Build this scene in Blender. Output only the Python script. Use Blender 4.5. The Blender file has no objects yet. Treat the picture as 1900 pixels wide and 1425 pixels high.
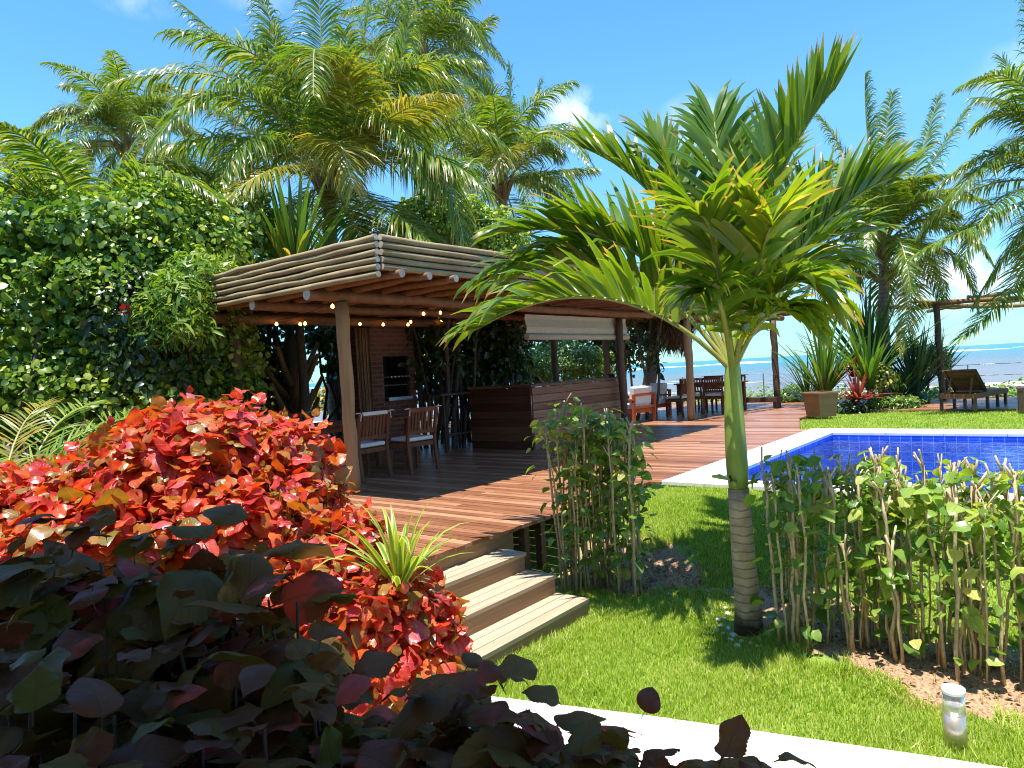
import bpy, math, random
import numpy as np
from math import sin, cos, pi, radians as R, sqrt, atan2
from mathutils import Vector, Matrix

random.seed(7)
rng = np.random.default_rng(7)
scene = bpy.context.scene
COL = scene.collection

# ------------------------------------------------------------------ camera
EYE = np.array([0.0, 0.0, 1.91])
YAW, PITCH, ROLL, FOC = 38.2, -1.0, -3.3, 1310.0
cam_d = bpy.data.cameras.new("camera")
cam_d.sensor_width = 36.0
cam_d.lens = FOC / 1900.0 * 36.0
cam_d.clip_start = 0.05
cam_d.clip_end = 20000.0
cam = bpy.data.objects.new("camera", cam_d)
COL.objects.link(cam)
CR = Matrix.Rotation(R(YAW - 90), 3, 'Z') @ Matrix.Rotation(R(90 + PITCH), 3, 'X') @ Matrix.Rotation(R(ROLL), 3, 'Z')
cam.matrix_world = Matrix.Translation(Vector(EYE)) @ CR.to_4x4()
scene.camera = cam
CRN = np.array(CR)


def P(px, py, depth):
    """world point seen at a photo pixel, 'depth' metres along the view axis"""
    return EYE + depth * (CRN @ np.array([(px - 950.0) / FOC, (712.5 - py) / FOC, -1.0]))


def G(px, py, z):
    d = CRN @ np.array([(px - 950.0) / FOC, (712.5 - py) / FOC, -1.0])
    return EYE + d * ((z - EYE[2]) / d[2])


def PY(px, py, y):
    d = CRN @ np.array([(px - 950.0) / FOC, (712.5 - py) / FOC, -1.0])
    return EYE + d * ((y - EYE[1]) / d[1])


# ------------------------------------------------------------------ light
SUN_DIR = Vector((-0.43, -0.05, 2.45)).normalized()
world = bpy.data.worlds.new("World")
scene.world = world
world.use_nodes = True
wn, wl = world.node_tree.nodes, world.node_tree.links
wn.clear()
w_out = wn.new('ShaderNodeOutputWorld')
w_bg = wn.new('ShaderNodeBackground')
w_bg.inputs['Strength'].default_value = 0.15
sky = wn.new('ShaderNodeTexSky')
sky.sky_type = 'NISHITA'
sky.sun_disc = False
sky.sun_elevation = math.asin(SUN_DIR.z)
sky.sun_rotation = atan2(SUN_DIR.x, SUN_DIR.y)
sky.air_density = 1.0
sky.dust_density = 0.0
sky.ozone_density = 2.2
# clouds: puffs at real directions in the sky dome
w_geo = wn.new('ShaderNodeTexCoord')
w_noise = wn.new('ShaderNodeTexNoise')
w_noise.inputs['Scale'].default_value = 14.0
w_noise.inputs['Detail'].default_value = 8.0
w_noise.inputs['Roughness'].default_value = 0.6
wl.new(w_geo.outputs['Generated'], w_noise.inputs['Vector'])
CLOUDS = [  # pixel, half-size in pixels, strength
    (1065, 205, 65, 36, 1.0), (1290, 225, 60, 42, .62), (1320, 300, 30, 50, .5),
    (1740, 520, 95, 42, 1.4), (1850, 520, 65, 34, 1.2), (1690, 555, 140, 28, .8), (1540, 565, 120, 22, .35),
    (1900, 130, 60, 40, .6), (480, -5, 60, 22, .4), (250, 5, 50, 20, .35), (1820, 575, 120, 14, .3)]
prev = None
for (px, py, sx, sy, st) in CLOUDS:
    d = Vector(P(px, py, 1.0) - EYE).normalized()
    rgt = Vector((d.y, -d.x, 0)).normalized()
    upv = rgt.cross(d).normalized()
    dx = wn.new('ShaderNodeVectorMath'); dx.operation = 'DOT_PRODUCT'
    dx.inputs[1].default_value = rgt * (FOC / sx)
    wl.new(w_geo.outputs['Generated'], dx.inputs[0])
    dy = wn.new('ShaderNodeVectorMath'); dy.operation = 'DOT_PRODUCT'
    dy.inputs[1].default_value = upv * (FOC / sy)
    wl.new(w_geo.outputs['Generated'], dy.inputs[0])
    df = wn.new('ShaderNodeVectorMath'); df.operation = 'DOT_PRODUCT'
    df.inputs[1].default_value = d
    wl.new(w_geo.outputs['Generated'], df.inputs[0])
    fr = wn.new('ShaderNodeMath'); fr.operation = 'GREATER_THAN'; fr.inputs[1].default_value = 0.3
    wl.new(df.outputs['Value'], fr.inputs[0])
    c1 = wn.new('ShaderNodeCombineXYZ')
    wl.new(dx.outputs['Value'], c1.inputs[0]); wl.new(dy.outputs['Value'], c1.inputs[1])
    ln = wn.new('ShaderNodeVectorMath'); ln.operation = 'LENGTH'
    wl.new(c1.outputs[0], ln.inputs[0])
    mr = wn.new('ShaderNodeMapRange')
    mr.inputs['From Min'].default_value = 1.25; mr.inputs['From Max'].default_value = 0.0
    mr.inputs['To Min'].default_value = 0.0; mr.inputs['To Max'].default_value = st
    wl.new(ln.outputs['Value'], mr.inputs['Value'])
    m2 = wn.new('ShaderNodeMath'); m2.operation = 'MULTIPLY'
    wl.new(mr.outputs[0], m2.inputs[0]); wl.new(fr.outputs[0], m2.inputs[1])
    if prev is None:
        prev = m2
    else:
        mx = wn.new('ShaderNodeMath'); mx.operation = 'MAXIMUM'
        wl.new(prev.outputs[0], mx.inputs[0]); wl.new(m2.outputs[0], mx.inputs[1])
        prev = mx
nr = wn.new('ShaderNodeMapRange')
nr.inputs['From Min'].default_value = 0.38; nr.inputs['From Max'].default_value = 0.68
wl.new(w_noise.outputs['Fac'], nr.inputs['Value'])
cm = wn.new('ShaderNodeMath'); cm.operation = 'MULTIPLY'; cm.use_clamp = True
wl.new(prev.outputs[0], cm.inputs[0]); wl.new(nr.outputs[0], cm.inputs[1])
w_mix = wn.new('ShaderNodeMixRGB')
w_mix.inputs['Color2'].default_value = (6.6, 6.7, 6.9, 1)
w_sat = wn.new('ShaderNodeHueSaturation')
w_sat.inputs['Saturation'].default_value = 1.22
w_sat.inputs['Value'].default_value = 1.0
wl.new(sky.outputs[0], w_sat.inputs['Color'])
w_tint = wn.new('ShaderNodeMixRGB'); w_tint.blend_type = 'MULTIPLY'; w_tint.inputs['Fac'].default_value = 1.0
w_tint.inputs['Color2'].default_value = (0.82, 1.02, 1.08, 1)
# clear blue air right down to the sea: the plain model is whiter near the horizon
w_sep = wn.new('ShaderNodeSeparateXYZ'); wl.new(w_geo.outputs['Generated'], w_sep.inputs[0])
w_hr = wn.new('ShaderNodeMapRange'); w_hr.inputs['From Min'].default_value = 0.0; w_hr.inputs['From Max'].default_value = 0.30
wl.new(w_sep.outputs[2], w_hr.inputs['Value'])
w_hm = wn.new('ShaderNodeMixRGB'); w_hm.inputs['Color1'].default_value = (0.31, 0.47, 0.63, 1); w_hm.inputs['Color2'].default_value = (1, 1, 1, 1)
wl.new(w_hr.outputs[0], w_hm.inputs['Fac'])
w_h2 = wn.new('ShaderNodeMixRGB'); w_h2.blend_type = 'MULTIPLY'; w_h2.inputs['Fac'].default_value = 1.0
wl.new(w_sat.outputs[0], w_h2.inputs['Color1']); wl.new(w_hm.outputs[0], w_h2.inputs['Color2'])
wl.new(w_h2.outputs[0], w_tint.inputs['Color1'])
wl.new(cm.outputs[0], w_mix.inputs['Fac'])
wl.new(w_tint.outputs[0], w_mix.inputs['Color1'])
wl.new(w_mix.outputs[0], w_bg.inputs['Color'])
wl.new(w_bg.outputs[0], w_out.inputs[0])

sun_d = bpy.data.lights.new("sun", 'SUN')
sun_d.energy = 4.9
sun_d.angle = R(0.53)
sun_d.color = (1.0, 0.955, 0.88)
sun = bpy.data.objects.new("sun", sun_d)
COL.objects.link(sun)
sun.location = (0, 0, 30)
sun.rotation_euler = SUN_DIR.to_track_quat('Z', 'Y').to_euler()

scene.view_settings.view_transform = 'Standard'
scene.view_settings.look = 'None'
scene.view_settings.exposure = 0.95
scene.view_settings.gamma = 1.0
scene.render.engine = 'CYCLES'
scene.cycles.max_bounces = 8
scene.cycles.transparent_max_bounces = 12
scene.cycles.caustics_reflective = False
scene.cycles.caustics_refractive = False
scene.cycles.use_denoising = True
scene.cycles.pixel_filter_type = 'BLACKMAN_HARRIS'
scene.cycles.filter_width = 1.05


# ------------------------------------------------------------------ material helpers
def mat(name):
    m = bpy.data.materials.new(name)
    m.use_nodes = True
    return m, m.node_tree.nodes, m.node_tree.links, m.node_tree.nodes['Principled BSDF']


def c4(c):
    return (c[0], c[1], c[2], 1.0)


def ramp(n, stops):
    r = n.new('ShaderNodeValToRGB')
    e = r.color_ramp.elements
    while len(e) < len(stops):
        e.new(0.5)
    for k, (p, c) in enumerate(stops):
        e[k].position = p
        e[k].color = c4(c)
    return r


def simple(name, col, rough=0.6, var=0.15, scale=8.0, bump=0.0, metal=0.0, spec=0.5, stretch=(1, 1, 1)):
    m, n, l, b = mat(name)
    tc = n.new('ShaderNodeTexCoord'); mp = n.new('ShaderNodeMapping')
    mp.inputs['Scale'].default_value = stretch
    l.new(tc.outputs['Object'], mp.inputs[0])
    t = n.new('ShaderNodeTexNoise'); t.inputs['Scale'].default_value = scale; t.inputs['Detail'].default_value = 6
    l.new(mp.outputs[0], t.inputs['Vector'])
    r = ramp(n, [(0.3, [x * (1 - var) for x in col]), (0.7, [min(1, x * (1 + var)) for x in col])])
    l.new(t.outputs['Fac'], r.inputs[0]); l.new(r.outputs[0], b.inputs['Base Color'])
    b.inputs['Roughness'].default_value = rough
    b.inputs['Metallic'].default_value = metal
    b.inputs['Specular IOR Level'].default_value = spec
    if bump:
        bp = n.new('ShaderNodeBump'); bp.inputs['Strength'].default_value = bump; bp.inputs['Distance'].default_value = 0.01
        l.new(t.outputs['Fac'], bp.inputs['Height']); l.new(bp.outputs[0], b.inputs['Normal'])
    return m


def wood(name, c1, c2, c3, stretch=(30, 30, 2), rough=0.5, island=0.6, bump=0.25, spec=0.4, coat=0.0):
    """grain runs along the axis with the small stretch; each board (island) has its own tone"""
    m, n, l, b = mat(name)
    tc = n.new('ShaderNodeTexCoord'); mp = n.new('ShaderNodeMapping')
    mp.inputs['Scale'].default_value = stretch
    l.new(tc.outputs['Object'], mp.inputs[0])
    ge = n.new('ShaderNodeNewGeometry')
    t = n.new('ShaderNodeTexNoise'); t.noise_dimensions = '4D'; t.inputs['Scale'].default_value = 1.0
    t.inputs['Detail'].default_value = 7; t.inputs['Roughness'].default_value = 0.62
    mw = n.new('ShaderNodeMath'); mw.operation = 'MULTIPLY'; mw.inputs[1].default_value = 40
    l.new(ge.outputs['Random Per Island'], mw.inputs[0]); l.new(mw.outputs[0], t.inputs['W'])
    l.new(mp.outputs[0], t.inputs['Vector'])
    a = n.new('ShaderNodeMath'); a.operation = 'MULTIPLY_ADD'; a.inputs[1].default_value = island; 
    s = n.new('ShaderNodeMath'); s.operation = 'MULTIPLY_ADD'; s.inputs[1].default_value = 1.1; s.inputs[2].default_value = -0.05 - island * .5
    l.new(t.outputs['Fac'], s.inputs[0])
    l.new(ge.outputs['Random Per Island'], a.inputs[0]); l.new(s.outputs[0], a.inputs[2])
    r = ramp(n, [(0.15, c1), (0.5, c2), (0.85, c3)])
    l.new(a.outputs[0], r.inputs[0])
    l.new(r.outputs[0], b.inputs['Base Color'])
    rr = n.new('ShaderNodeMapRange'); rr.inputs['To Min'].default_value = rough - .1; rr.inputs['To Max'].default_value = rough + .15
    l.new(t.outputs['Fac'], rr.inputs['Value']); l.new(rr.outputs[0], b.inputs['Roughness'])
    b.inputs['Specular IOR Level'].default_value = spec
    b.inputs['Coat Weight'].default_value = coat
    b.inputs['Coat Roughness'].default_value = 0.2
    bp = n.new('ShaderNodeBump'); bp.inputs['Strength'].default_value = bump; bp.inputs['Distance'].default_value = 0.004
    l.new(t.outputs['Fac'], bp.inputs['Height']); l.new(bp.outputs[0], b.inputs['Normal'])
    return m


def leaf_mat(name, stops, trans=0.35, tmul=(1.6, 1.5, 0.7), rough=0.42, spec=0.5, vein=None, vein_n=7.0, mottle=0.35, mscale=14.0, edge=None, tipc=None):
    """leaf blade: every leaf (island) picks its own tone; thin, so light comes through"""
    m, n, l, b = mat(name)
    ge = n.new('ShaderNodeNewGeometry'); tc = n.new('ShaderNodeTexCoord')
    t = n.new('ShaderNodeTexNoise'); t.inputs['Scale'].default_value = mscale; t.inputs['Detail'].default_value = 3
    l.new(tc.outputs['Object'], t.inputs['Vector'])
    a = n.new('ShaderNodeMath'); a.operation = 'MULTIPLY_ADD'; a.inputs[1].default_value = mottle * 2; a.inputs[2].default_value = -mottle
    l.new(t.outputs['Fac'], a.inputs[0])
    s = n.new('ShaderNodeMath'); s.operation = 'ADD'; s.use_clamp = True
    l.new(ge.outputs['Random Per Island'], s.inputs[0]); l.new(a.outputs[0], s.inputs[1])
    r = ramp(n, stops); l.new(s.outputs[0], r.inputs[0])
    col = r.outputs[0]
    sep = n.new('ShaderNodeSeparateXYZ'); l.new(tc.outputs['UV'], sep.inputs[0])
    if vein is not None:
        # midrib + side veins from the leaf's own coordinates (u along, v across -1..1)
        av = n.new('ShaderNodeMath'); av.operation = 'ABSOLUTE'; l.new(sep.outputs[1], av.inputs[0])
        k = n.new('ShaderNodeMath'); k.operation = 'MULTIPLY_ADD'; k.inputs[1].default_value = -0.35
        l.new(av.outputs[0], k.inputs[0]); l.new(sep.outputs[0], k.inputs[2])
        f = n.new('ShaderNodeMath'); f.operation = 'MULTIPLY'; f.inputs[1].default_value = vein_n; l.new(k.outputs[0], f.inputs[0])
        fr = n.new('ShaderNodeMath'); fr.operation = 'PINGPONG'; fr.inputs[1].default_value = 0.5; l.new(f.outputs[0], fr.inputs[0])
        g1 = n.new('ShaderNodeMapRange'); g1.inputs['From Min'].default_value = 0.07; g1.inputs['From Max'].default_value = 0.0
        l.new(fr.outputs[0], g1.inputs['Value'])
        g2 = n.new('ShaderNodeMapRange'); g2.inputs['From Min'].default_value = 0.09; g2.inputs['From Max'].default_value = 0.02
        l.new(av.outputs[0], g2.inputs['Value'])
        mx = n.new('ShaderNodeMath'); mx.operation = 'MAXIMUM'; l.new(g1.outputs[0], mx.inputs[0]); l.new(g2.outputs[0], mx.inputs[1])
        ml = n.new('ShaderNodeMath'); ml.operation = 'MULTIPLY'; ml.inputs[1].default_value = 0.45; l.new(mx.outputs[0], ml.inputs[0])
        mc = n.new('ShaderNodeMixRGB'); mc.inputs['Color2'].default_value = c4(vein)
        l.new(ml.outputs[0], mc.inputs['Fac']); l.new(col, mc.inputs['Color1'])
        col = mc.outputs[0]
        bp = n.new('ShaderNodeBump'); bp.inputs['Strength'].default_value = 0.35; bp.inputs['Distance'].default_value = 0.004
        l.new(mx.outputs[0], bp.inputs['Height']); l.new(bp.outputs[0], b.inputs['Normal'])
    if edge is not None:
        ae = n.new('ShaderNodeMath'); ae.operation = 'ABSOLUTE'; l.new(sep.outputs[1], ae.inputs[0])
        em = n.new('ShaderNodeMapRange'); em.inputs['From Min'].default_value = 0.35; em.inputs['From Max'].default_value = 0.75
        l.new(ae.outputs[0], em.inputs['Value'])
        ec = n.new('ShaderNodeMixRGB'); ec.inputs['Color2'].default_value = c4(edge)
        l.new(em.outputs[0], ec.inputs['Fac']); l.new(col, ec.inputs['Color1']); col = ec.outputs[0]
    if tipc is not None:      # dry leaf tips, a different length on every leaflet
        ta = n.new('ShaderNodeMath'); ta.operation = 'MULTIPLY_ADD'; ta.inputs[1].default_value = .22; l.new(ge.outputs['Random Per Island'], ta.inputs[0]); l.new(sep.outputs[0], ta.inputs[2])
        tn = n.new('ShaderNodeMath'); tn.operation = 'MULTIPLY_ADD'; tn.inputs[1].default_value = .25; l.new(t.outputs['Fac'], tn.inputs[0]); l.new(ta.outputs[0], tn.inputs[2])
        tmr = n.new('ShaderNodeMapRange'); tmr.inputs['From Min'].default_value = 1.13; tmr.inputs['From Max'].default_value = 1.20; l.new(tn.outputs[0], tmr.inputs['Value'])
        tcx = n.new('ShaderNodeMixRGB'); tcx.inputs['Color2'].default_value = c4(tipc); l.new(tmr.outputs[0], tcx.inputs['Fac']); l.new(col, tcx.inputs['Color1']); col = tcx.outputs[0]
    l.new(col, b.inputs['Base Color'])
    b.inputs['Roughness'].default_value = rough
    b.inputs['Specular IOR Level'].default_value = spec
    tr = n.new('ShaderNodeBsdfTranslucent')
    tm = n.new('ShaderNodeMixRGB'); tm.blend_type = 'MULTIPLY'; tm.inputs['Fac'].default_value = 1.0
    tm.inputs['Color2'].default_value = c4(tmul); l.new(col, tm.inputs['Color1']); l.new(tm.outputs[0], tr.inputs['Color'])
    mi = n.new('ShaderNodeMixShader'); mi.inputs['Fac'].default_value = trans
    l.new(b.outputs[0], mi.inputs[1]); l.new(tr.outputs[0], mi.inputs[2])
    l.new(mi.outputs[0], n['Material Output'].inputs['Surface'])
    return m


# ------------------------------------------------------------------ mesh helpers
def tag(o, label, cat=None, group=None, kind=None):
    o['label'] = label
    if cat: o['category'] = cat
    if group: o['group'] = group
    if kind: o['kind'] = kind
    return o


def empty(name, loc, label, cat, group=None, rz=0.0):
    o = bpy.data.objects.new(name, None)
    o.empty_display_size = 0.1
    COL.objects.link(o)
    o.location = Vector(tuple(loc)); o.rotation_euler = (0, 0, rz)
    return tag(o, label, cat, group)


def link(name, me, parent=None):
    o = bpy.data.objects.new(name, me)
    COL.objects.link(o)
    if parent is not None:
        o.parent = parent
    return o


class MB:
    def __init__(self):
        self.v, self.f, self.mi, self.uv = [], [], [], None

    def add(self, vs, fs, mi=0):
        k = len(self.v)
        self.v += [tuple(x) for x in vs]
        self.f += [tuple(i + k for i in f) for f in fs]
        self.mi += [mi] * len(fs)

    def box(self, c, s, rot=None, mi=0):
        hx, hy, hz = s[0] / 2, s[1] / 2, s[2] / 2
        vs = [Vector((x, y, z)) for x in (-hx, hx) for y in (-hy, hy) for z in (-hz, hz)]
        if rot is not None:
            vs = [rot @ v for v in vs]
        c = Vector(c)
        self.add([v + c for v in vs], [(0, 1, 3, 2), (4, 6, 7, 5), (0, 4, 5, 1), (2, 3, 7, 6), (0, 2, 6, 4), (1, 5, 7, 3)], mi)

    def bar(self, p0, p1, w, h, up=(0, 0, 1), mi=0):
        p0, p1 = Vector(p0), Vector(p1)
        d = (p1 - p0); L = d.length; d.normalize()
        u = Vector(up)
        s = d.cross(u)
        if s.length < 1e-4:
            s = d.cross(Vector((0, 1, 0)))
        s.normalize(); u = s.cross(d)
        m = Matrix((d, s, u)).transposed()
        self.box((p0 + p1) / 2, (L, w, h), m, mi)

    def path(self, pts, rad, seg=8, caps=True, mi=0):
        pts = [Vector(tuple(p)) for p in pts]
        n = len(pts)
        if not hasattr(rad, '__len__'): rad = [rad] * n
        k = len(self.v)
        ref = None
        for i, p in enumerate(pts):
            d = (pts[min(i + 1, n - 1)] - pts[max(i - 1, 0)]).normalized()
            if ref is None:
                ref = Vector((0, 0, 1)) if abs(d.z) < .9 else Vector((1, 0, 0))
            s = d.cross(ref).normalized(); u = s.cross(d).normalized()
            ref = u
            for j in range(seg):
                a = 2 * pi * j / seg
                self.v.append(tuple(p + (s * cos(a) + u * sin(a)) * rad[i]))
        for i in range(n - 1):
            for j in range(seg):
                a, b_ = k + i * seg + j, k + i * seg + (j + 1) % seg
                self.f.append((a, b_, b_ + seg, a + seg)); self.mi.append(mi)
        if caps:
            self.f.append(tuple(k + j for j in range(seg))[::-1]); self.mi.append(mi)
            self.f.append(tuple(k + (n - 1) * seg + j for j in range(seg))); self.mi.append(mi)

    def build(self, name, mats, parent=None, off=None, smooth=False, bevel=0.0):
        me = bpy.data.meshes.new(name)
        vs = self.v
        if off is not None:
            o_ = tuple(off)
            vs = [(v[0] - o_[0], v[1] - o_[1], v[2] - o_[2]) for v in vs]
        me.from_pydata(vs, [], self.f)
        if not isinstance(mats, (list, tuple)): mats = [mats]
        for m in mats: me.materials.append(m)
        me.polygons.foreach_set('material_index', self.mi)
        if smooth:
            me.polygons.foreach_set('use_smooth', [len(f) == 4 for f in self.f])
        me.update()
        ob = link(name, me, parent)
        if bevel:
            bv = ob.modifiers.new('bevel', 'BEVEL'); bv.width = bevel; bv.segments = 2; bv.limit_method = 'ANGLE'; bv.harden_normals = False
        return ob


def np_mesh(name, V, F, mats, parent=None, uv=None, smooth=True, mi=None):
    """V (n,3), F (m,4) quads as numpy"""
    me = bpy.data.meshes.new(name)
    me.vertices.add(len(V)); me.vertices.foreach_set('co', np.ascontiguousarray(V, dtype=np.float32).ravel())
    m = len(F)
    me.loops.add(m * 4); me.loops.foreach_set('vertex_index', np.ascontiguousarray(F, dtype=np.int32).ravel())
    me.polygons.add(m)
    me.polygons.foreach_set('loop_start', np.arange(0, m * 4, 4, dtype=np.int32))
    me.polygons.foreach_set('loop_total', np.full(m, 4, dtype=np.int32))
    if not isinstance(mats, (list, tuple)): mats = [mats]
    for x in mats: me.materials.append(x)
    if mi is not None: me.polygons.foreach_set('material_index', np.asarray(mi, dtype=np.int32))
    me.polygons.foreach_set('use_smooth', np.full(m, smooth, dtype=bool))
    if uv is not None:
        ul = me.uv_layers.new(name='UVMap')
        ul.data.foreach_set('uv', np.ascontiguousarray(uv[F.ravel()], dtype=np.float32).ravel())
    me.update(calc_edges=True)
    me.validate()
    return link(name, me, parent)


def nrm(a):
    return a / np.maximum(np.linalg.norm(a, axis=-1, keepdims=True), 1e-9)


# leaf templates: x along the blade 0..1, y across, z normal
def leaf_tmpl(rows=6, cols=4, wid=0.6, peak=0.38, fold=0.25, curl=0.25, wave=0.0, serr=0.0, tipw=0.0, pet=0.12, twist=0.0, cup=0.0, ph=0.0, heart=0.0):
    us = np.linspace(0, 1, rows + 1)
    vs = np.linspace(-1, 1, cols + 1)
    V, UV = [], []
    for v in vs:
        V.append((0.0, v * .011, -.02)); UV.append((0.0, v * .05))
    for i, u in enumerate(us):
        prof = (max(u, 0) ** (peak / (1 - peak) * 0.8)) * (max(1 - u, 0) ** 0.8) if 0 < u < 1 else 0.0
        pk = (peak ** (peak / (1 - peak) * 0.8)) * ((1 - peak) ** 0.8)
        w = wid * 0.5 * min(1.0, prof / pk * (1.0)) + 0.012
        if serr and 0 < i < rows: w *= 1 + serr * (1 if i % 2 else -1)
        for v in vs:
            y = v * w
            x = pet + (1 - pet) * u - heart * abs(v) ** 1.5 * (1 - u) * .25
            z = -curl * (u ** 2) + fold * abs(y) + wave * sin(u * 11 + ph + (1 if v > 0 else 2.3)) * abs(v) ** 2 * 0.12 - cup * y * y * 4
            a = twist * u
            V.append((x, y * cos(a) - z * sin(a) * 0, z + y * sin(a))); UV.append((u, v))
    F = []
    c1 = cols + 1
    for i in range(rows + 1):
        for j in range(cols):
            F.append((i * c1 + j, (i + 1) * c1 + j, (i + 1) * c1 + j + 1, i * c1 + j + 1))
    return np.array(V), np.array(F), np.array(UV)


def tmpl_set(n, seed, **kw):
    r = random.Random(seed)
    out = []
    for _ in range(n):
        k = dict(kw)
        k['fold'] = kw.get('fold', .25) * r.uniform(.3, 1.6); k['curl'] = kw.get('curl', .25) * r.uniform(-.2, 1.8)
        k['twist'] = kw.get('twist', 0.) + r.uniform(-.5, .5); k['ph'] = r.uniform(0, 6)
        k['wid'] = kw.get('wid', .6) * r.uniform(.85, 1.12)
        out.append(leaf_tmpl(**k))
    return out


def scatter(name, m, tm, Pt, X, N, S, parent=None, off=None, g=rng):
    """one mesh of many leaf blades; Pt base points, X blade directions, N face normals, S sizes"""
    n = len(Pt)
    X = nrm(X); Y = nrm(np.cross(N, X)); Z = np.cross(X, Y)
    pick = g.integers(0, len(tm), n)
    allv = np.stack([t[0] for t in tm])
    lv = allv[pick] * S[:, None, None]
    V = Pt[:, None, :] + lv[:, :, 0:1] * X[:, None, :] + lv[:, :, 1:2] * Y[:, None, :] + lv[:, :, 2:3] * Z[:, None, :]
    k = V.shape[1]
    F = tm[0][1][None] + (np.arange(n) * k)[:, None, None]
    UV = np.tile(tm[0][2], (n, 1))
    V = V.reshape(-1, 3)
    if off is not None: V = V - np.asarray(off)[None]
    return np_mesh(name, V, F.reshape(-1, 4), m, parent, UV)


def sphere_pts(n, g=rng):
    return nrm(g.normal(size=(n, 3)))


def blob_points(blobs, dens, g=rng, inner=0.35, keep_low=-0.75):
    """points spread through the outer shell of a set of ellipsoids; returns point, outward normal"""
    Ps, Ns = [], []
    for (c, r) in blobs:
        c = np.asarray(c, float); r = np.asarray(r, float)
        area = 4 * pi * ((r[0] * r[1]) ** 1.6 + (r[0] * r[2]) ** 1.6 + (r[1] * r[2]) ** 1.6) ** (1 / 1.6) / 3 ** (1 / 1.6)
        n = int(area * dens)
        d = sphere_pts(n, g)
        # uneven outline: low-frequency lobes
        lob = 1 + 0.2 * np.sin(d[:, 0] * 5 + c[0] * 3) * np.sin(d[:, 1] * 6 + c[1]) + 0.1 * np.sin(d[:, 2] * 9 + c[2] * 5 + d[:, 0] * 4)
        dep = 1 - inner * g.random(n) ** 2.0 + 0.06 * g.normal(size=n)
        p = c + d * r * (lob * dep)[:, None]
        nn = nrm(d / r)
        keep = d[:, 2] > keep_low
        for (c2, r2) in blobs:
            if np.allclose(c2, c): continue
            q = (p - np.asarray(c2)) / np.asarray(r2)
            keep &= (np.linalg.norm(q, axis=1) > 0.72)
        Ps.append(p[keep]); Ns.append(nn[keep])
    return np.concatenate(Ps), np.concatenate(Ns)


def foliage(name, m, tm, blobs, dens, size, parent, off, up=0.5, rand=0.6, droop=0.5, inner=0.35, g=rng, sj=0.3, keep_low=-0.75, gap=0.0):
    p, n_ = blob_points(blobs, dens, g, inner, keep_low)
    if gap > 0:   # open patches in the leaf cover
        f = np.sin(p[:, 0] * 3.1 + p[:, 2] * 2.3) + np.sin(p[:, 1] * 3.7 - p[:, 2] * 4.1 + 1.0) + np.sin(p[:, 0] * 7.3 + p[:, 1] * 5.9)
        k = (f + g.normal(size=len(p)) * .6) > (-2.6 + 2.4 * gap)
        p, n_ = p[k], n_[k]
    k = len(p)
    N = nrm(n_ + np.array([0, 0, up]) + g.normal(size=(k, 3)) * rand)
    X = nrm(n_ * .6 + g.normal(size=(k, 3)) * .7 + np.array([0, 0, -droop]))
    X = nrm(X - N * np.sum(X * N, axis=1, keepdims=True) * .8)
    S = size * (1 + sj * g.normal(size=k)).clip(.45, 1.7)
    return scatter(name, m, tm, p, X, N, S, parent, off, g)


def wob(p0, p1, n, amp, g=random):
    p0, p1 = Vector(tuple(p0)), Vector(tuple(p1))
    out = []
    for i in range(n + 1):
        t = i / n
        e = 0 if i in (0, n) else 1
        out.append(p0.lerp(p1, t) + Vector((g.gauss(0, amp), g.gauss(0, amp), g.gauss(0, amp))) * e)
    return out


def log(mb, p0, p1, r, n=9, amp=0.006, seg=10, mi=0, rj=0.06):
    pts = wob(p0, p1, n, amp)
    mb.path(pts, [r * (1 + random.uniform(-rj, rj)) for _ in pts], seg, True, mi)


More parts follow.
